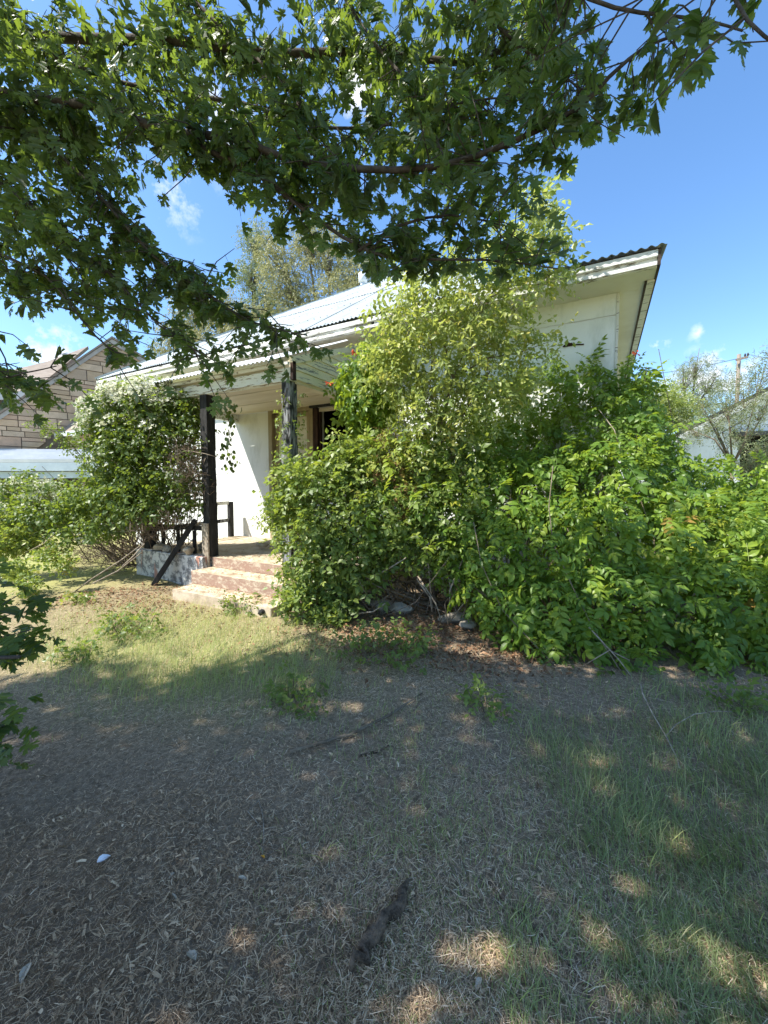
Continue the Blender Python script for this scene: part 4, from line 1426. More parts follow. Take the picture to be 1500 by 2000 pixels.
hot = np.exp(-(((px - 770) / 70) ** 2 + ((py - 900) / 60) ** 2))
tint = np.clip(tint + .35 * hot * re_.random(len(P)), 0, 1)
plant(shrub, T_SHRUB, P, ax, nm, re_.uniform(.10, .25, len(P)), tint, M['shrub'], re_)
st, en = [], []
for i in range(60):
    b0 = on_ground(re_.uniform(600, 930), re_.uniform(1165, 1205))
    st.append(b0)
    en.append(SB[re_.integers(0, len(SB))][0])
stems_in(shrub, st, en, .011, .005, M['stem'], re_, 'stems')
vs = SHOOT([(at(560, 990, 4.7), at(518, 1000, 4.7)), (at(580, 950, 4.7), at(528, 912, 4.7)), (at(610, 920, 4.7), at(560, 900, 4.7)), (at(660, 890, 4.8), at(662, 838, 4.8)), (at(690, 900, 4.8), at(712, 850, 4.8)),
            (at(600, 1180, 4.3), at(560, 1160, 4.3)), (at(640, 1220, 4.2), at(630, 1260, 4.1)), (at(560, 1060, 4.5), at(540, 1050, 4.5)), (at(900, 1000, 4.3), at(940, 960, 4.2))], 20, .035, re_)
axs, nms = leafset(vs, unit(re_.normal(size=vs.shape)), re_, .6, .3, .4, .6, .3, .4, .6)
V, T, C = bake(T_SHRUB, vs, frames(axs, nms), re_.uniform(.12, .22, len(vs)), re_.uniform(.3, .95, len(vs)), re_)
mesh_np('shoots', V, T, C, M['shrub'], shrub, 'stuff')
# trumpet leaves threading through the shrub
P, O = in_blobs(SB[15:28], 420, re_, .7, 1.15, .6)
ax, nm = leafset(P, O, re_, .6, .5, .5)
V, T, C = bake(T_TRUMPET, P, frames(ax, nm), re_.uniform(.16, .26, len(P)), re_.uniform(.3, 1, len(P)), re_)
mesh_np('broad_foliage', V, T, C, M['trumpet'], shrub, 'stuff')
# withered brown leaves caught in it
DB = blob_px([(765, 855, 4.85, .16), (780, 905, 4.75, .20), (740, 920, 4.7, .16), (790, 965, 4.5, .15), (800, 1000, 4.45, .12)])
P, O = in_blobs(DB, 320, re_, .5, 1.15, 0)
ax, nm = leafset(P, O, re_, .2, .9, .6)
V, T, C = bake(T_FINE, P, frames(ax, nm), re_.uniform(.10, .18, len(P)), re_.uniform(.2, 1, len(P)), re_)
mesh_np('withered_foliage', V, T, C, M['deadleaf'], shrub, 'stuff')

elm = thing('elm_sapling', 'tall slender elm sapling with small pale leaves, rising past the eave', 'tree', on_ground(850, 1190))
EB = blob_px([
    (1060, 395, 4.75, (.16, .16, .22)), (1045, 430, 4.75, .20), (1010, 470, 4.7, .24), (1055, 480, 4.7, .22), (950, 540, 4.7, .30), (1000, 540, 4.7, .28), (1070, 530, 4.7, .16, .7), (890, 560, 4.75, .28), (830, 580, 4.8, .28), (795, 560, 4.9, .20),
    (800, 640, 4.75, .30), (870, 620, 4.7, .32), (940, 610, 4.65, .30), (990, 600, 4.65, .20), (770, 690, 4.75, .28), (840, 690, 4.7, .32), (910, 680, 4.7, .32), (970, 660, 4.7, .22), (1030, 660, 4.75, .10, .7), (1075, 650, 4.8, .06, .7),
    (770, 750, 4.75, .28), (830, 760, 4.7, .30), (900, 750, 4.7, .32), (960, 730, 4.75, .26), (1010, 720, 4.85, .16), (800, 820, 4.7, .28), (870, 820, 4.7, .30), (930, 800, 4.75, .28), (1000, 780, 4.9, .14),
    (740, 680, 4.9, .16), (800, 880, 4.7, .24), (880, 890, 4.7, .26), (1055, 690, 4.85, .06, .8)])
EB = [(b_[0], tuple(np.array(b_[1] if hasattr(b_[1], '__len__') else (b_[1],) * 3) * .88), *b_[2:]) for b_ in EB]
P, O = in_blobs(EB, 1650, re_, .2, 1.36, .2)
vs = SHOOT([(at(1030, 440, 4.7), at(1062, 365, 4.7)), (at(1060, 480, 4.7), at(1115, 455, 4.7)), (at(1040, 540, 4.7), at(1120, 540, 4.7)), (at(820, 570, 4.7), at(790, 525, 4.7)), (at(790, 640, 4.7), at(745, 590, 4.7)), (at(770, 700, 4.7), at(722, 660, 4.7)),
            (at(980, 600, 4.7), at(1055, 585, 4.7)), (at(1000, 660, 4.7), at(1095, 640, 4.75)), (at(1000, 700, 4.7), at(1075, 700, 4.8)), (at(900, 540, 4.7), at(895, 495, 4.7)), (at(760, 740, 4.7), at(715, 735, 4.7)), (at(960, 520, 4.7), at(955, 470, 4.7)), (at(980, 760, 4.7), at(1050, 740, 4.75))], 22, .045, re_)
P, O = np.concatenate((P, vs)), np.concatenate((O, unit(re_.normal(size=vs.shape))))
ax, nm = leafset(P, O, re_, .55, .45, .7, .25, .45, .55, 1.0)
plant(elm, T_ELM, P, ax, nm, re_.uniform(.17, .33, len(P)), np.clip(re_.beta(2.2, 2.0, len(P)), 0, 1), M['elm'], re_)
MB().tube([on_ground(850, 1190), at(845, 1080, 4.65), at(848, 960, 4.7), at(858, 840, 4.7), at(885, 740, 4.72), at(935, 620, 4.72), at(990, 520, 4.72), at(1050, 410, 4.75)],
          [.030, .027, .023, .019, .016, .011, .007, .003], 8).build('trunk', M['stem'], elm, True)
for pts in ([(858, 840, 4.7), (840, 760, 4.72), (845, 690, 4.75), (830, 600, 4.8)], [(885, 740, 4.72), (865, 660, 4.7), (870, 570, 4.7)], [(845, 960, 4.7), (800, 860, 4.75), (770, 750, 4.75), (775, 660, 4.8)],
            [(885, 740, 4.72), (950, 700, 4.72), (1010, 690, 4.8), (1080, 665, 4.85)], [(935, 620, 4.72), (960, 580, 4.7), (1000, 560, 4.7)], [(850, 880, 4.7), (905, 810, 4.7), (960, 720, 4.75), (985, 640, 4.7)],
            [(990, 520, 4.72), (1040, 500, 4.7), (1090, 480, 4.7)]):
    MB().tube([at(*p) for p in pts], [.013, .010, .007, .003][:len(pts)] if len(pts) == 4 else [.012, .008, .004], 6).build('limb', M['stem'], elm, True)
m = MB()
for i in range(140):
    q = P[re_.integers(0, len(P))]
    j = int(np.argmin([np.linalg.norm(q - b_[0]) for b_ in EB]))
    m.tube([EB[j][0] + re_.normal(size=3) * .06, (EB[j][0] + q) / 2 + re_.normal(size=3) * .03, q], [.004, .003, .002], 3, False)
m.build('twigs', M['stem'], elm, kind='stuff')

# pale dry stems under the shrub
dry = thing('dead_bush', 'bleached bare stems of a dead bush in the gap under the shrub', 'dead bush', on_ground(880, 1205))
for pts in ([(810, 1130, 4.3), (840, 1165, 4.2), (845, 1200, 4.2)], [(830, 1060, 4.4), (835, 1110, 4.3), (842, 1190, 4.2)], [(900, 1090, 4.2), (880, 1150, 4.15), (878, 1215, 4.1)], [(878, 1215, 4.1), (905, 1180, 4.1), (915, 1150, 4.1)],
            [(720, 1130, 4.3), (760, 1108, 4.25), (790, 1090, 4.2)], [(845, 1050, 4.4), (870, 1100, 4.3), (890, 1200, 4.15)], [(690, 1198, 4.2), (730, 1190, 4.2), (750, 1180, 4.2)], [(815, 1120, 4.3), (850, 1180, 4.2), (860, 1215, 4.15)],
            [(930, 1050, 4.2), (925, 1120, 4.15), (905, 1205, 4.1)]):
    MB().tube([at(*p) + re_.normal(size=3) * .01 for p in pts], [.010, .008, .006], 5).build('stem', M['palestem'], dry, True)
m = MB()
for i in range(80):
    b0 = on_ground(re_.uniform(640, 960), re_.uniform(1170, 1215))
    e_ = b0 + np.array((re_.normal() * .35, re_.normal() * .25, re_.uniform(.15, .9)))
    m.tube([b0, (b0 + e_) / 2 + re_.normal(size=3) * .08, e_], [.005, .004, .002], 4, False)
m.build('thin_stems', M['drybrush'], dry, kind='stuff')

# ------------------------------------------------------------------ clematis on the left of the porch
rc = np.random.default_rng(41)
cl = thing('flowering_clematis', 'clematis heaped over the left of the porch, top frosted with white blossom', 'vine', on_ground(250, 1105))
CB = blob_px([
    (240, 800, 6.4, .34), (290, 790, 6.3, .34), (205, 840, 6.4, .32), (340, 800, 6.3, .26), (260, 860, 6.25, .40), (320, 860, 6.2, .36), (225, 900, 6.3, .36), (375, 820, 6.2, .22), (385, 880, 6.15, .22), (350, 930, 6.1, .30),
    (280, 940, 6.15, .38), (230, 965, 6.2, .32), (310, 985, 6.05, .24), (370, 970, 6.05, .18), (255, 1000, 6.1, .24), (185, 960, 6.3, .28), (150, 980, 6.4, .26), (110, 1000, 6.5, .26), (195, 1020, 6.2, .24), (70, 1010, 6.6, .24), (140, 1040, 6.3, .18), (385, 790, 6.2, .12), (30, 1000, 6.8, .22), (395, 940, 6.1, .12), (75, 960, 6.6, .16), (110, 955, 6.5, .14), (20, 955, 7.0, .2), (50, 930, 6.9, .1), (180, 800, 6.5, .14), (330, 775, 6.3, .16), (375, 785, 6.2, .12), (290, 768, 6.35, .18), (235, 780, 6.4, .22)])
CB = [(b_[0], tuple(np.array(b_[1]) * .9)) for b_ in CB]
P, O = in_blobs(CB, 5400, rc, .45, 1.16, .6)
ok = P[:, 2] > .3
P, O = P[ok], O[ok]
ax, nm = leafset(P, O, rc, .5, .4, .7, .35, .5, .5, .9)
px, py, c = proj(P)
br = np.clip((px - 355) / 30, 0, 1) * np.clip((py - 830) / 40, 0, 1) * np.clip((980 - py) / 40, 0, 1)
keep = rc.random(len(P)) > br * .75
P, O, ax, nm, px, py = P[keep], O[keep], ax[keep], nm[keep], px[keep], py[keep]
plant(cl, T_CLEM, P, ax, nm, rc.uniform(.14, .25, len(P)), np.clip(rc.beta(2, 2.2, len(P)) * .85 + .25 * np.exp(-((px - 170) / 80) ** 2) * (py > 930), 0, 1), M['clematis'], rc)
# blossom: thick on top, sprinkled below
up = np.clip((O[:, 2] + .35), 0, 1) * np.clip((850 - py) / 55, 0, 1) * 1.4 * (px < 345) + .012 + .3 * np.exp(-(((px - 75) / 45) ** 2 + ((py - 955) / 30) ** 2))
bm_ = rc.random(len(P)) < up * .8
Pb = P[bm_] + O[bm_] * .07 + UPZ * .02
axb, nmb = unit(rc.normal(size=Pb.shape)), unit(O[bm_] * 1.2 + UPZ * .4 + rc.normal(size=Pb.shape) * .4)
V, T, C = bake(T_BLOSSOM, Pb, frames(axb, nmb), rc.uniform(.09, .15, len(Pb)), rc.random(len(Pb)), rc)
mesh_np('blossom', V, T, C, M['blossom'], cl, 'stuff')
stems_in(cl, [on_ground(rc.uniform(230, 380), 1105) + (0, 0, 0) for _ in range(110)], [CB[rc.integers(0, len(CB))][0] + rc.normal(size=3) * .15 for _ in range(110)], .010, .004, M['stem'], rc, 'stems')
# brown thicket in it, by the post
TB = blob_px([(375, 890, 5.98, .24), (370, 930, 5.95, .26), (385, 960, 6.0, .17), (350, 900, 5.95, .18), (330, 1010, 6.0, .22), (280, 1030, 6.0, .22)])
m = MB()
P2, O2_ = in_blobs(TB, 620, rc, .2, 1.1, 0)
for q in P2:
    e_ = q + unit(rc.normal(size=3)) * rc.uniform(.12, .3)
    m.tube([q, (q + e_) / 2 + rc.normal(size=3) * .04, e_], [.003, .003, .002], 3, False)
m.build('dead_twigs', M['drybrush'], cl, kind='stuff')
MB().tube([at(345, 888, 5.95), at(365, 880, 5.9), at(400, 886, 5.85), at(425, 893, 5.8)], [.006, .006, .005, .003], 5).build('runner', M['palestem'], cl, True)

# arching flowering shoot on the far left
sh = thing('arching_shoot', 'arching leafy shoot in front of the white carport', 'plant', at(190, 1000, 6.6) * (1, 1, 0))
pts = [at(190, 930, 6.5), at(165, 900, 6.5), at(140, 868, 6.5), at(118, 850, 6.5), at(90, 835, 6.5), at(65, 820, 6.5)]
MB().tube(pts, [.008, .007, .006, .005, .004, .003], 5).build('stem', M['stem'], sh, True)
P = []
for i in range(170):
    f_ = rc.random() * 4.99
    j = int(f_)
    P.append(pts[j] + (pts[j + 1] - pts[j]) * (f_ - j) + rc.normal(size=3) * .06)
P = np.array(P)
O = unit(rc.normal(size=P.shape))
ax, nm = leafset(P, O, rc, .6, .3, .5)
plant(sh, T_CLEM, P, ax, nm, rc.uniform(.10, .16, len(P)), rc.uniform(.2, .9, len(P)), M['clematis'], rc, 40)

# dry brush at the foot of the clematis
db = thing('dry_brush', 'tangle of grey-brown dead brush at the foot of the flowering clematis', 'brush', on_ground(215, 1100))
m = MB()
for i in range(420):
    b0 = on_ground(rc.normal(225, 45), 1100 + rc.normal() * 10)
    b0[2] = rc.uniform(0, .25)
    d_ = unit(rc.normal(size=3) * (1, .8, .45) + (0, 0, .45))
    L_ = rc.uniform(.25, .75)
    e_ = b0 + d_ * L_
    mid = (b0 + e_) / 2 + rc.normal(size=3) * .07 + (0, 0, .05)
    e_[2] = max(e_[2] - .12, .02)
    m.tube([b0, mid, e_], [.004, .0035, .002], 3, False)
m.build('twigs', M['drybrush'], db, kind='stuff')
for pts in ([(140, 1160, 5.5), (180, 1130, 5.6), (235, 1095, 5.7), (275, 1065, 5.8)], [(240, 1105, 5.6), (262, 1085, 5.6), (282, 1062, 5.6)], [(180, 1140, 5.4), (230, 1115, 5.6), (276, 1080, 5.7)], [(50, 1080, 6.2), (85, 1062, 6.2), (115, 1036, 6.2)]):
    MB().tube([at(*p) for p in pts], .009, 5).build('stick', M['palestem'], db, True)

# low leafy weeds left
lw = thing('weed_patch', 'low tangled leafy weeds along the left edge of the yard', 'weeds', on_ground(40, 1090))
LB = blob_px([(20, 1020, 6.6, .25), (60, 1050, 6.4, .22), (10, 1060, 6.2, .25), (-50, 1040, 6.4, .3), (100, 1075, 6.0, .15), (30, 1110, 5.4, .14), (60, 1140, 5.2, .12), (130, 1100, 5.6, .10), (90, 1180, 4.9, .08), (150, 1165, 5, .08)])
P, O = in_blobs(LB, 1300, rc, .4, 1.15, .3)
P = P[P[:, 2] > .03]
O = unit(rc.normal(size=P.shape))
ax, nm = leafset(P, O, rc)
plant(lw, T_SHRUB, P, ax, nm, rc.uniform(.11, .2, len(P)), rc.uniform(.1, .95, len(P)), M['shrub'], rc, 100)


# ------------------------------------------------------------------ the silver maple overhead
rm = np.random.default_rng(51)
TRK = np.array((-5.4, -1.3, 0))
maple = thing('silver_maple', 'silver maple whose jagged-leaved branches hang over the top of the view', 'tree', TRK)
fork = TRK + (.5, .3, 3.0)
MB().tube([TRK - (0, 0, .1), TRK + (.05, 0, .5), TRK + (.2, .1, 1.8), fork], [.36, .28, .24, .22], 14).build('trunk', M['bark'], maple, True)
LIMBS = [
    ([(-150, 150, 2.7), (60, 192, 2.55), (190, 208, 2.45), (330, 258, 2.35), (450, 268, 2.25), (560, 310, 2.15), (700, 330, 2.05), (850, 326, 1.95), (1000, 278, 1.85), (1130, 210, 1.75), (1190, 150, 1.7), (1265, 88, 1.65), (1330, 70, 1.6)], .030, .004, True),
    ([(330, 258, 2.35), (420, 300, 2.3), (500, 337, 2.25), (620, 430, 2.2), (720, 490, 2.15), (800, 506, 2.1), (960, 508, 2.05), (1090, 525, 2.0)], .016, .003, False),
    ([(-120, 190, 2.8), (70, 265, 2.6), (140, 325, 2.55), (210, 400, 2.5), (300, 500, 2.45), (400, 570, 2.4), (490, 628, 2.35), (600, 655, 2.3)], .016, .003, True),
    ([(-120, 280, 2.7), (0, 357, 2.6), (150, 470, 2.55), (240, 560, 2.5), (310, 635, 2.45), (390, 690, 2.4)], .014, .003, True),
    ([(-100, 440, 2.5), (0, 495, 2.45), (90, 540, 2.4), (140, 600, 2.4), (190, 660, 2.4), (230, 690, 2.4)], .010, .003, True),
    ([(-150, 60, 3.3), (200, 76, 3.1), (350, 80, 3.0), (520, 105, 2.95), (700, 100, 2.9), (830, 115, 2.8), (930, 120, 2.75), (1010, 70, 2.7), (1060, 10, 2.7), (1090, -60, 2.7)], .038, .010, True),
    ([(-100, -30, 3.0), (120, 120, 2.9), (300, 175, 2.8), (470, 200, 2.7), (640, 250, 2.6), (780, 240, 2.5), (900, 200, 2.4), (1000, 190, 2.35)], .018, .004, True),
    ([(250, -120, 3.3), (420, 40, 3.0), (540, 150, 2.8), (600, 230, 2.6), (640, 320, 2.5), (700, 390, 2.4)], .014, .004, False),
    ([(620, -100, 3.0), (700, 40, 2.8), (770, 130, 2.6), (850, 210, 2.4), (920, 330, 2.3), (960, 420, 2.25)], .013, .003, False),
    ([(860, -80, 2.6), (960, 40, 2.5), (1040, 110, 2.4), (1100, 150, 2.3), (1160, 190, 2.2)], .011, .003, False),
    ([(1000, -120, 1.7), (1100, -30, 1.65), (1200, 15, 1.6), (1300, 30, 1.5), (1380, 40, 1.4), (1450, 60, 1.3)], .008, .003, False),
    ([(1380, -160, 1.3), (1420, -40, 1.2), (1460, 40, 1.1), (1520, 90, 1.05)], .006, .003, False),
    ([(-120, 660, 2.3), (-20, 735, 2.2), (50, 728, 2.2), (110, 715, 2.2)], .008, .003, True),
    ([(-120, 560, 2.4), (-30, 640, 2.3), (10, 700, 2.3), (20, 760, 2.3)], .007, .003, True),
    ([(700, 490, 2.15), (780, 440, 2.15), (880, 420, 2.1), (980, 440, 2.05)], .009, .003, False),
    ([(100, 230, 2.7), (180, 330, 2.65), (240, 440, 2.6), (330, 520, 2.55), (420, 560, 2.5)], .010, .003, False),
    ([(-100, 330, 3.0), (60, 420, 2.9), (160, 540, 2.8), (250, 600, 2.75)], .010, .003, False),
]
LP = []          # (point, direction, depth weight)
for pts, ra, rb, conn in LIMBS:
    W3 = [at(*p) for p in pts]
    if conn:
        s0 = W3[0]
        W3 = [fork + (s0 - fork) * .02, fork + (s0 - fork) * .5 + (0, 0, .25)] + W3
    rad = list(np.linspace(ra, rb, len(W3)))
    # smooth by midpoint insertion
    Q, qr = [], []
    for i in range(len(W3) - 1):
        for f_ in (0, .5):
            p0_, p1_, p2_, p3_ = W3[max(i - 1, 0)], W3[i], W3[i + 1], W3[min(i + 2, len(W3) - 1)]
            Q.append(.5 * ((2 * p1_) + (-p0_ + p2_) * f_ + (2 * p0_ - 5 * p1_ + 4 * p2_ - p3_) * f_ ** 2 + (-p0_ + 3 * p1_ - 3 * p2_ + p3_) * f_ ** 3))
            qr.append(rad[i] + (rad[i + 1] - rad[i]) * f_)
    Q.append(W3[-1])
    qr.append(rad[-1])
    MB().tube(Q, qr, 8).build('branch', M['bark'], maple, True)
    start = 4 if conn else 0
    for i in range(start, len(Q) - 1):
        LP.append((Q[i], Q[i + 1], qr[i]))
# twigs with leaves
twig = MB()
LPos, LAx, LNm, LSc = [], [], [], []


def region_ok(px, py):
    """Where the photo's canopy leaves the sky clear."""
    if px > 1150 and py > 300 - (px - 1150) * .5:
        return False
    if 300 < px < 450 and 345 < py < 480 and (py - 330) > (px - 300) * -.2 and px > 310 + (py - 345) * .2 and px < 430 + (py - 345) * .5:
        return False
    if py > 545 and px > 680:
        return False
    if 470 < px < 680 and 480 < py < 600 and py < 420 + (px - 300) * .75 and py > 395 + (px - 500) * .6:
        return False
    return True


def add_twig(p, d, L_, nleaf, size, outm=True):
    e1_ = p + d * L_ * .5 + DOWN * L_ * .04 + rm.normal(size=3) * .02
    e2_ = p + d * L_ + DOWN * L_ * .16
    twig.tube([p, e1_, e2_], [.0035, .0028, .0016], 4, False)
    for k_ in range(nleaf):
        f_ = .25 + .8 * (k_ + rm.random()) / nleaf
        q = p + (e1_ - p) * f_ * 2 if f_ < .5 else e1_ + (e2_ - e1_) * min(1, (f_ - .5) * 2)
        side = unit(np.cross(d, UPZ)) * rm.choice((-1, 1))
        a_ = unit(d * .55 + side * rm.uniform(.1, .8) + DOWN * rm.uniform(.4, 1.2) + rm.normal(size=3) * .25)
        s_ = size * rm.uniform(.75, 1.25)
        q2 = q + a_ * s_ * .45
        LPos.append(q2)
        LAx.append(a_)
        LNm.append(unit(UPZ * 1.0 + rm.normal(size=3) * .5 + SUN * .3))
        LSc.append(s_)


for p, q, r_ in LP:
    seg = np.linalg.norm(q - p)
    n = max(1, int(round(seg / .055)))
    d0 = (q - p) / seg
    for j in range(n):
        o_ = p + (q - p) * (j + rm.random()) / n
        for rep in range(4):
            d_ = unit(d0 * .55 + rm.normal(size=3) * (.75, .75, .45) + (0, 0, .05))
            L_ = rm.uniform(.10, .38)
            tip = o_ + d_ * (L_ + .06)
            px, py, c = (float(v[0]) for v in proj(tip))
            if c < .7 or not region_ok(px, py):
                continue
            if 0 < px < 1500 and py > 330 and rm.random() < .25:
                continue
            if px < 360 and py > 620 and rm.random() < .6:
                continue
            if c < float(proj(o_)[2][0]) - .02 and rm.random() < .6:
                continue
            near = c < 1.75 and px > 1150
            if near and rm.random() < .6:
                continue
            add_twig(o_, d_, L_, rm.integers(3, 6) if not near else rm.integers(2, 4), .070)
twig.build('twigs', M['bark'], maple, kind='stuff')
LPos, LAx, LNm, LSc = np.array(LPos), np.array(LAx), np.array(LNm), np.array(LSc)
px, py, c = proj(LPos + LAx * LSc[:, None] * .5)
ok = np.array([region_ok(a_, b_) for a_, b_ in zip(px, py)]) & (c > .6)
LPos, LAx, LNm, LSc = LPos[ok], LAx[ok], LNm[ok], LSc[ok]
plant(maple, T_MAPLE, LPos, LAx, LNm, LSc, np.clip(rm.beta(2, 2.4, len(LPos)), 0, 1), M['maple'], rm)
print('maple leaves', len(LPos))

# unseen rest of the crown, laid out along sun rays to shade the yard
BND = [(-9, -2.6), (-4.07, 1.25), (-2.65, 2.15), (-1.83, 2.85), (-.34, 3.3), (.4, 3.75), (1.2, 4.2), (4, 5.2)]
bx, by = np.array([b_[0] for b_ in BND]), np.array([b_[1] for b_ in BND])
PATCH = [(1300, 1790, .13), (1360, 1860, .13), (1190, 1850, .07), (1010, 1900, .11), (900, 1940, .11), (1000, 1975, .10), (1250, 1940, .10), (1450, 1910, .12), (1120, 1760, .05), (440, 1560, .045), (865, 1300, .12), (845, 1345, .08),
         (755, 1475, .04), (640, 1370, .09), (700, 1385, .06), (70, 1430, .10), (560, 1350, .08), (1430, 1760, .08), (980, 1530, .03)]  # gaps cut in the unseen crown to let sun patches through
PG = np.array([np.append(on_ground(a_, b_)[:2], r_) for a_, b_, r_ in PATCH])
SH = SUN[:2] / SUN[2]
NCR = 17500


def crown_at(n, x0, x1, y0, y1):
    g_ = np.stack((rm.uniform(x0, x1, n), rm.uniform(y0, y1, n)), 1)
    z_ = rm.uniform(4.8, 8.4, n)
    return np.concatenate((g_ + SH[None] * z_[:, None], z_[:, None]), 1)


k_ = np.arange(NCR)
pos = crown_at(NCR, -6.0, 3.2, -.5, 5.0)
g_ = np.stack((-6.0 + 9.2 * ((k_ * .7548776662) % 1), -.5 + 5.5 * ((k_ * .5698402910) % 1)), 1) + rm.normal(size=(NCR, 2)) * .02
pos[:, :2] = g_ + SH[None] * pos[:, 2:3]
gs = pos[:, :2] - SH[None] * pos[:, 2:3]
edge = np.interp(gs[:, 0], bx, by) + .22 * np.sin(gs[:, 0] * 5.1 + 1) + .14 * np.sin(gs[:, 0] * 11 + gs[:, 1] * 3) + rm.normal(size=len(gs)) * .16
ok = gs[:, 1] < edge
for a_, b_, r_ in PG:
    ok &= np.hypot(gs[:, 0] - a_, (gs[:, 1] - b_)) > r_ * (1.05 + .45 * np.sin(gs[:, 0] * 23 + b_ * 9) * np.cos(gs[:, 1] * 19 + a_ * 7) + .35 * np.sin(gs[:, 0] * 41 - gs[:, 1] * 37))
px, py, c = proj(pos)
inf = (c > 0) & (px > -60) & (px < 1560) & (py > -60) & (py < 2060)
lim = np.interp(px, [0, 150, 300, 450, 600, 800, 950, 1080, 1110], [470, 430, 330, 270, 330, 400, 380, 200, -60])
ok &= ~inf | ((py < lim) & (c > 1.8))
ok &= np.linalg.norm(pos - EYE, axis=1) > 1.4
pos, inf = pos[ok], inf[ok]
ax = unit(rm.normal(size=pos.shape))
nm = unit(UPZ * .3 + SUN * 1.2 + rm.normal(size=pos.shape) * .40)
pa_ = pos[~inf]
V, T, C = bake(T_MAPLE_S, pa_, frames(ax[~inf], nm[~inf]), rm.uniform(.11, .175, len(pa_)), rm.beta(2, 2.2, len(pa_)), rm)
mesh_np('shade_crown', V, T, C, M['maple'], maple, 'stuff')
# sprays of the lower crown between the limbs
LIMX, LIMY = [-400, 0, 150, 300, 450, 600, 800, 950, 1080, 1110], [520, 470, 430, 330, 270, 330, 400, 380, 200, -60]
ncs = 380
cpx, cpy, cz = rm.uniform(-350, 1110, ncs), rm.uniform(-250, 480, ncs), rm.uniform(2.15, 3.4, ncs)
keep = cpy < np.interp(cpx, LIMX, LIMY)
cs_ = np.array([at(a_, b_, c_) for a_, b_, c_ in zip(cpx[keep], cpy[keep], cz[keep])])
px_ = (cs_[:, None, :] + rm.normal(size=(len(cs_), 9, 3)) * (.13, .13, .08)).reshape(-1, 3)
gs2 = px_[:, :2] - SH[None] * px_[:, 2:3]
edge2 = np.interp(gs2[:, 0], bx, by) + .35
qx, qy, qc = proj(px_)
px_ = px_[(gs2[:, 1] < edge2) & (qc > 2.0) & (qy < np.interp(qx, LIMX, LIMY) + 25)]
ax2, nm2 = unit(rm.normal(size=px_.shape) * .6 + DOWN * .9), unit(UPZ + rm.normal(size=px_.shape) * .5)
print('mid crown', len(px_))
V, T, C = bake(T_MAPLE, px_, frames(ax2, nm2), rm.uniform(.06, .092, len(px_)), rm.beta(2, 2.2, len(px_)), rm)
mesh_np('mid_crown', V, T, C, M['maple'], maple, 'stuff')
cc = pos[::10]
print('crown leaves', len(pos))
for i in range(26):
    e_ = cc[rm.integers(0, len(cc))]
    if proj(e_)[2][0] > 0.2:
        continue
    MB().tube([fork, fork + (e_ - fork) * .5 + rm.normal(size=3) * .2, e_], [.09, .05, .012], 7).build('branch', M['bark'], maple, True)

# sprigs of maple at the left edge, low down
for lab, base, ends, n in (('leafy maple sucker at the left edge with a snapped stub', (-180, 1330, 1.9), [(0, 1120, 1.9), (40, 1160, 1.85), (60, 1230, 1.8), (90, 1240, 1.85), (20, 1200, 1.8), (-30, 1170, 1.8)], 9),
                           ('lowest leafy maple sucker at the left edge above the mulch', (-180, 1560, 1.75), [(0, 1400, 1.8), (30, 1440, 1.75), (-10, 1470, 1.7), (40, 1400, 1.8), (-20, 1380, 1.8)], 7)):
    b0 = at(*base)
    s_ = thing('maple_sucker', lab, 'sapling', (b0[0], b0[1], 0), 'maple suckers at the left edge')
    MB().tube([(b0[0] - .1, b0[1], -.02), (b0[0] - .05, b0[1], .3), b0], [.015, .013, .010], 6).build('stem', M['bark'], s_, True)
    PP, AA = [], []
    for e_ in ends:
        e3 = at(*e_)
        MB().tube([b0, (b0 + e3) / 2 + (0, 0, .05), e3], [.006, .004, .002], 5).build('twig', M['bark'], s_, True)
        for k_ in range(n):
            f_ = rm.uniform(.55, 1.05)
            q = b0 + (e3 - b0) * f_ + rm.normal(size=3) * .05
            PP.append(q)
            AA.append(unit((e3 - b0) * .6 + DOWN * .5 + rm.normal(size=3) * .4))
    if 'stub' in lab:
        MB().tube([b0, at(-60, 1287, 1.75), at(38, 1283, 1.65)], [.012, .009, .008], 7).build('stub', M['bark'], s_, True)
    PP, AA = np.array(PP), np.array(AA)
    plant(s_, T_MAPLE, PP, AA, unit(UPZ + rm.normal(size=PP.shape) * .5), rm.uniform(.065, .10, len(PP)), rm.uniform(.2, .95, len(PP)), M['maple'], rm, 60)

# ------------------------------------------------------------------ ground cover
rgd = np.random.default_rng(61)


def polar(n, r0_=.55, r1_=7.5, half=1.05):
    r_ = np.exp(rgd.uniform(math.log(r0_), math.log(r1_), n))
    th = rgd.uniform(-half, half, n)
    x = r_ * (np.cos(th) * FH[0] + np.sin(th) * RT[0])
    y = r_ * (np.cos(th) * FH[1] + np.sin(th) * RT[1])
    return x, y


def blocked(x, y):
    """Under the porch and steps."""
    return ((x > PX0 - .02) & (x < SX1 + .1) & (y > 3.2) & ((x > SX0) | (y > 3.74))) | (y > 5.95)


def fbm(x, y, s, seed=0):
    v = 0
    for i, (fq, am) in enumerate(((1, 1), (2.1, .5), (4.3, .28))):
        v = v + am * np.sin(x * s * fq * 1.3 + 1.7 * i + seed + 1.3 * np.sin(y * s * fq * .9 + seed)) * np.cos(y * s * fq * 1.1 - .8 * i + seed * .7 + np.sin(x * s * fq * .7))
    return v / 1.6


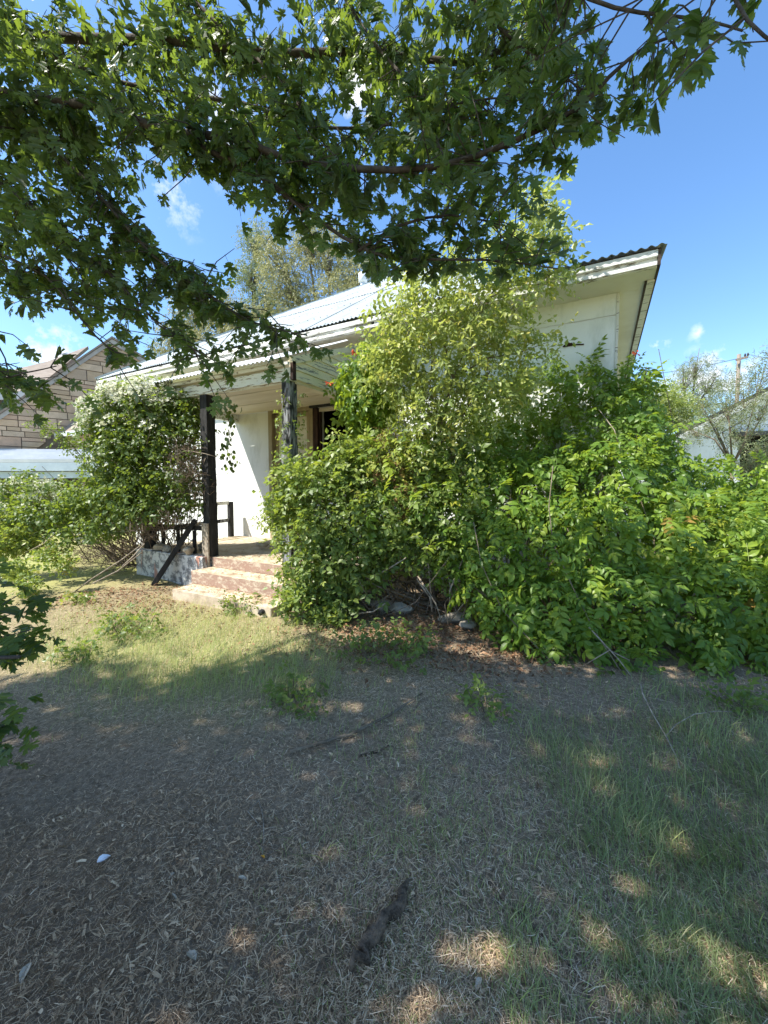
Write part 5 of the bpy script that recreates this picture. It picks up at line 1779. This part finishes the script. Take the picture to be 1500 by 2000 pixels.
def strips(x, y, z, ang, L_, wd, arch, tilt, tint, name, mat):
    """Fallen straw: three-point ribbons lying on the ground."""
    n = len(x)
    d = np.stack((np.cos(ang), np.sin(ang), tilt), 1)
    s = np.stack((-np.sin(ang), np.cos(ang), rgd.normal(size=n) * .3), 1) * (wd / 2)[:, None]
    bend = np.stack((-np.sin(ang), np.cos(ang), 0 * ang), 1) * (L_ * rgd.normal(size=n) * .06)[:, None]
    p0 = np.stack((x, y, z), 1)
    p1 = p0 + d * (L_ / 2)[:, None] + bend + UPZ * arch[:, None]
    p2 = p0 + d * L_[:, None]
    V = np.stack((p0 - s, p0 + s, p1 - s, p1 + s, p2 - s * .6, p2 + s * .6), 1).reshape(-1, 3)
    tt = np.array([(0, 1, 3), (0, 3, 2), (2, 3, 5), (2, 5, 4)])
    T = (tt[None] + (np.arange(n) * 6)[:, None, None]).reshape(-1, 3)
    return mesh_np(name, V, T, np.repeat(tint, 4), mat, None, 'stuff')


def blades(x, y, h, lean, ldir, wd, tint, name, mat):
    n = len(x)
    base = np.stack((x, y, hgt(x, y) - .005), 1)
    d = np.stack((np.cos(ldir), np.sin(ldir), 0 * x), 1)
    s = np.stack((-np.sin(ldir + .4), np.cos(ldir + .4), 0 * x), 1)
    pts = []
    for t_ in (0, .35, .7, 1.0):
        pts.append(base + d * (h * lean * t_ ** 2)[:, None] + UPZ[None] * (h * (t_ - .42 * np.minimum(lean, 1.4) * t_ ** 2))[:, None])
    ws = (1.0, .85, .55)
    vv = []
    for k_ in range(3):
        vv += [pts[k_] - s * (wd * ws[k_] / 2)[:, None], pts[k_] + s * (wd * ws[k_] / 2)[:, None]]
    vv.append(pts[3])
    V = np.stack(vv, 1).reshape(-1, 3)
    tt = np.array([(0, 1, 3), (0, 3, 2), (2, 3, 5), (2, 5, 4), (4, 5, 6)])
    T = (tt[None] + (np.arange(n) * 7)[:, None, None]).reshape(-1, 3)
    return mesh_np(name, V, T, np.repeat(tint, 5), mat, None, 'stuff')


# straw and mulch
x, y = polar(420000)
px, py, c = proj(np.stack((x, y, 0 * x), 1))
left = np.clip((900 - px) / 700, 0, 1) * np.clip((py - 1400) / 200, 0, 1)
den = .50 + .35 * left + .25 * fbm(x, y, 2.2)
ok = (rgd.random(len(x)) < den) & ~blocked(x, y)
x, y, px, py, left = x[ok], y[ok], px[ok], py[ok], left[ok]
n = len(x)
tint = np.clip(rgd.beta(.8, 1.3, n) + .10 * fbm(x, y, 1.6, 3) - .24 * left + .14 * (py < 1400) + .16 * (1 - left), 0, 1)
strips(x, y, hgt(x, y) + rgd.uniform(.002, .026, n), rgd.uniform(0, 6.28, n), rgd.gamma(2.0, .0085, n) + .006, rgd.uniform(.0006, .0017, n), rgd.uniform(-.001, .003, n), rgd.normal(size=n) * .16, tint, 'straw_litter', M['drygrass'])
# wood chips and broken leaf bits in the mulch
x, y = polar(16000, .55, 4.5)
px, py, c = proj(np.stack((x, y, 0 * x), 1))
ok = (rgd.random(len(x)) < .15 + .85 * np.clip((850 - px) / 600, 0, 1) * np.clip((py - 1450) / 200, 0, 1)) & ~blocked(x, y)
x, y = x[ok], y[ok]
n = len(x)
strips(x, y, hgt(x, y) + rgd.uniform(.004, .02, n), rgd.uniform(0, 6.28, n), rgd.uniform(.010, .036, n), rgd.uniform(.003, .009, n), rgd.uniform(0, .004, n), rgd.normal(size=n) * .2, np.clip(rgd.beta(1.4, 3.2, n), 0, 1), 'wood_chips', M['drygrass'])
# brown leaf litter under the shrub and by the thicket
x, y = polar(60000, 2.6, 7)
px, py, c = proj(np.stack((x, y, 0 * x), 1))
dl = np.exp(-(((px - 790) / 210) ** 2 + ((py - 1235) / 48) ** 2)) + 1.2 * np.exp(-(((px - 260) / 150) ** 2 + ((py - 1165) / 40) ** 2)) + .5 * np.exp(-(((px - 1000) / 130) ** 2 + ((py - 1290) / 30) ** 2))
ok = (rgd.random(len(x)) < dl * .75) & ~blocked(x, y)
x, y = x[ok], y[ok]
n = len(x)
P = np.stack((x, y, hgt(x, y) + rgd.uniform(.005, .04, n)), 1)
V, T, C = bake([oval_s(1, .5, .5, .3)], P, frames(unit(rgd.normal(size=(n, 3)) * (1, 1, .3)), unit(UPZ + rgd.normal(size=(n, 3)) * .4)), rgd.uniform(.025, .06, n), rgd.beta(2, 2, n), rgd)
mesh_np('leaf_litter', V, T, C, M['litter'], None, 'stuff')


# grass
x, y = polar(190000, .55, 8.0)
px, py, c = proj(np.stack((x, y, 0 * x), 1))
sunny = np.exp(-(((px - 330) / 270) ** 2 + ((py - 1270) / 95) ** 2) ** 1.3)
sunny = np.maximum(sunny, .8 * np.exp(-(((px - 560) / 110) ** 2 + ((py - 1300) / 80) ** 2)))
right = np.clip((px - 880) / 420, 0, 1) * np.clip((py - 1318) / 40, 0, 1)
midz = .16 * np.clip((py - 1300) / 60, 0, 1) * np.clip((px - 500) / 300, 0, 1)
back = np.clip((1140 - py) / 40, 0, 1) * np.clip((320 - px) / 60, 0, 1) * .8
f1 = fbm(x, y, 2.6, 1)
f2 = fbm(x, y, 6.5, 5)
tuft = np.clip(.55 + .8 * f1 + .5 * f2, 0, 1.3)
den = np.maximum.reduce((sunny * 1.0, right * np.clip(tuft + .1, 0, 1), midz * (.4 + tuft), back, .05 * tuft * np.clip((px - 420) / 100, 0, 1)))
ok = (rgd.random(len(x)) < den) & ~blocked(x, y) & (c > .3)
x, y, px, py, sunny, right, back, f1, f2 = (v[ok] for v in (x, y, px, py, sunny, right, back, f1, f2))
n = len(x)
h = np.where(sunny > .3, rgd.uniform(.07, .20, n), np.where(right > .25, rgd.uniform(.05, .15, n) * (1 + .5 * np.clip(f1, -.4, 1)), rgd.uniform(.03, .09, n)))
h = h * np.where(py > 1700, .55, 1)
ldir = 2.4 + 1.6 * f2 + rgd.normal(size=n) * 1.0
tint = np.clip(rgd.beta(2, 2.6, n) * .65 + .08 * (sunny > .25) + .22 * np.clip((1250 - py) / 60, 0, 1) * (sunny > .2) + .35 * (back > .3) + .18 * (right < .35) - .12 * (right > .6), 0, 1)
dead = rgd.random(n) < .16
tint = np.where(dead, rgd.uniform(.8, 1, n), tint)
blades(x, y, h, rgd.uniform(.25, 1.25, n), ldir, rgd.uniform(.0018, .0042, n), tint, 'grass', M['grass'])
print('grass', n)

# dirt and straw blown onto the steps and the porch floor
sx, sy, sz = [], [], []
for (x0, x1, y0, y1, z_, n_) in ((SX0 + .1, -3.3, 3.28, 3.62, .132, 500), (SX0, SX1, 3.66, 3.97, .302, 420), (SX0, -3.0, 4.0, 4.5, .452, 700), (PX0, -3.6, 4.3, 5.95, .452, 900), (PX0, P1X, 3.9, 4.4, .455, 500)):
    sx.append(rgd.uniform(x0, x1, n_))
    sy.append(y1 - (y1 - y0) * rgd.random(n_) ** 1.4)
    sz.append(np.full(n_, z_) + rgd.uniform(0, .006, n_))
sx, sy, sz = np.concatenate(sx), np.concatenate(sy), np.concatenate(sz)
n = len(sx)
strips(sx, sy, sz, rgd.uniform(0, 6.28, n), rgd.uniform(.015, .07, n), rgd.uniform(.002, .010, n), rgd.uniform(0, .004, n), np.abs(rgd.normal(size=n)) * .08, rgd.beta(1.2, 3, n), 'porch_debris', M['drygrass'])

# seedlings on the lawn
SEED = [(735, 1290, .28, 60, 'dark leafy seedling patch in the middle of the yard'), (790, 1265, .20, 40, 'seedling patch nearest the shrub, leaves dark green'), (570, 1375, .14, 26, 'small upright dark seedling left of the yard centre'),
        (955, 1390, .12, 18, 'lone thin seedling in the shaded grass right of centre'), (255, 1240, .26, 60, 'broad dark weed clump in the sunlit grass'), (470, 1195, .20, 50, 'dark weeds spilling over the lowest step'), (570, 1185, .16, 40, 'dark low weeds right of the lowest step'),
        (150, 1290, .16, 26, 'light green weeds at the left of the sunlit grass'), (1465, 1390, .16, 30, 'dark weed in the long grass near the right edge'), (640, 1225, .12, 34, 'leafy weed at the foot of the shrub'), (1085, 1290, .10, 20, 'weed at the front foot of the vine')]
for i, (a_, b_, r_, n, lab) in enumerate(SEED):
    n = int(n * 1.6)
    p = on_ground(a_, b_)
    w_ = thing('weed', lab, 'weed', (p[0], p[1], 0), 'weeds in the yard')
    th = rgd.uniform(0, 6.28, n)
    rr = r_ * np.sqrt(rgd.random(n))
    P = np.stack((p[0] + rr * np.cos(th) * 1.4, p[1] + rr * np.sin(th) * .8, rgd.uniform(.03, .05 + r_ * .6, n)), 1)
    O = unit(np.stack((np.cos(th), np.sin(th), .3 + 0 * th), 1) + rgd.normal(size=(n, 3)) * .5)
    ax, nm = leafset(P, O, rgd, .7, .15, .5, 1.0, .2, .5)
    plant(w_, T_SHRUB, P, ax, nm, rgd.uniform(.09, .16, n), rgd.uniform(.0, .55, n), M['shrub'], rgd, 25)
    m = MB()
    for q in P[::2]:
        m.tube([(q[0] * .6 + p[0] * .4, q[1] * .6 + p[1] * .4, 0), q], [.003, .002], 3, False)
    m.build('stems', M['stem'], w_, kind='stuff')

# things lying on the ground
def lying(name, pts, rad, mat, label, cat, sides=7, lift=.012, jag=0.0, group=None):
    W3 = []
    for a_, b_ in pts:
        p = on_ground(a_, b_, .02)
        W3.append(np.array((p[0], p[1], hgt(p[0], p[1]) + lift)))
    Q, q = [], []
    rad = list(rad) if hasattr(rad, '__len__') else [rad] * len(W3)
    for i in range(len(W3) - 1):
        for f_ in np.linspace(0, 1, 4)[:-1]:
            Q.append(W3[i] + (W3[i + 1] - W3[i]) * f_ + rgd.normal(size=3) * rad[i] * (.25 + jag))
            q.append((rad[i] + (rad[i + 1] - rad[i]) * f_) * (1 + rgd.normal() * jag))
    Q.append(W3[-1])
    q.append(rad[-1])
    o = MB().tube(Q, q, sides).build(name, mat, None, True)
    return tag(o, label, cat, group)


lying('rotten_branch', [(800, 1727), (775, 1765), (745, 1800), (715, 1850), (683, 1897)], [.009, .019, .023, .021, .008], M['rottenlog'], 'short thick rotten branch with peeling bark on the bare ground', 'branch', 12, .026, .22)
lying('fallen_stick', [(955, 1722), (1005, 1768), (1050, 1810), (1100, 1862), (1150, 1920)], [.007, .006, .0055, .005, .003], M['rottenlog'], 'long straight dark stick in the lower right of the yard', 'stick', 7, .012)
lying('fallen_stick', [(567, 1472), (640, 1448), (700, 1430), (760, 1400), (825, 1357)], [.012, .010, .009, .008, .004], M['stem'], 'grey fallen stick lying across the middle of the yard', 'stick', 7, .02)
lying('fallen_stick', [(700, 1482), (735, 1473), (760, 1462)], [.008, .008, .004], M['rottenlog'], 'short black stick below the grey one in mid-yard', 'stick', 6, .015)
lying('dry_twig', [(505, 1568), (514, 1600), (516, 1640), (510, 1680)], [.0025, .0025, .002, .0015], M['palestem'], 'thin pale forked twig standing out on the dark mulch', 'twig', 5, .02)
lying('dry_twig', [(505, 1570), (484, 1590), (510, 1618)], [.002, .0018, .0012], M['palestem'], 'pale side twig beside the forked twig on the mulch', 'twig', 5, .02)
lying('charred_board', [(508, 1208), (540, 1188), (578, 1162)], [.035, .04, .035], M['char'], 'short blackened board lying against the right end of the lowest step', 'board', 5, .05, .05)
fs = thing('forked_stick', 'long bleached forked stick lying on the grass below the vine', 'stick', on_ground(1300, 1440))
for pts, rr in (([(1251, 1335, .22), (1255, 1355, .18), (1275, 1395, .12), (1302, 1440, .07), (1322, 1480, .035), (1328, 1503, .02)], .0042), ([(1302, 1436, .07), (1320, 1415, .10), (1355, 1395, .13), (1400, 1389, .14), (1430, 1390, .10)], .0028)):
    MB().tube([on_ground(a_, b_, z_) for a_, b_, z_ in pts], [rr * (1 - .08 * i) for i in range(len(pts))], 6).build('stem', M['palestem'], fs, True)


def scrap(name, px_, py_, sz_, mat, label, cat, seed, curl=.25, asp=.5):
    r_ = random.Random(seed)
    p = on_ground(px_, py_)
    a_ = r_.uniform(0, 6.28)
    V, T = oval(1, asp, .5, curl)
    V = place(V, (0, 0, 0), a_, .15, .2, sz_) + np.array((p[0], p[1], hgt(p[0], p[1]) + .022))
    th = V - np.array((0, 0, .003))
    m = MB()
    m.add(V, [tuple(t_) for t_ in T])
    m.add(th, [tuple(t_[::-1]) for t_ in T])
    return tag(m.build(name, mat), label, cat)


scrap('paper_scrap', 190, 1701, .045, M['paper'], 'crumpled white paper scrap on the dark mulch', 'litter', 2, .3, .6)
scrap('dead_leaf', 517, 1686, .022, M['orangeleaf'], 'bright orange dead leaf below the forked twig', 'leaf', 3)
scrap('wood_chip', 383, 1893, .050, M['chip'], 'pale curled wood chip near the bottom edge', 'wood chip', 4)
scrap('wood_chip', 60, 1900, .055, M['chip'], 'large grey wood chip in the lower left corner', 'wood chip', 5)
scrap('wood_chip', 465, 1725, .040, M['chip'], 'slim pale wood chip right of the white paper scrap', 'wood chip', 6, .2, .3)
scrap('wood_chip', 836, 1670, .035, M['chip'], 'narrow white wood chip above the rotten branch', 'wood chip', 7, .1, .25)
scrap('wood_chip', 345, 1772, .032, M['chip'], 'small straight wood chip on the mulch, lower left', 'wood chip', 8, .1, .25)
scrap('dead_leaf', 342, 1720, .022, M['chip'], 'small tan dead leaf right of the paper scrap', 'leaf', 9, .4, .7)
scrap('dead_leaf', 1360, 1757, .035, M['chip'], 'pale yellow dead leaf in the lower right grass', 'leaf', 10, .3, .4)
scrap('dead_leaf', 940, 1925, .035, M['chip'], 'curled tan dead leaf near the bottom, right of centre', 'leaf', 11, .5, .5)
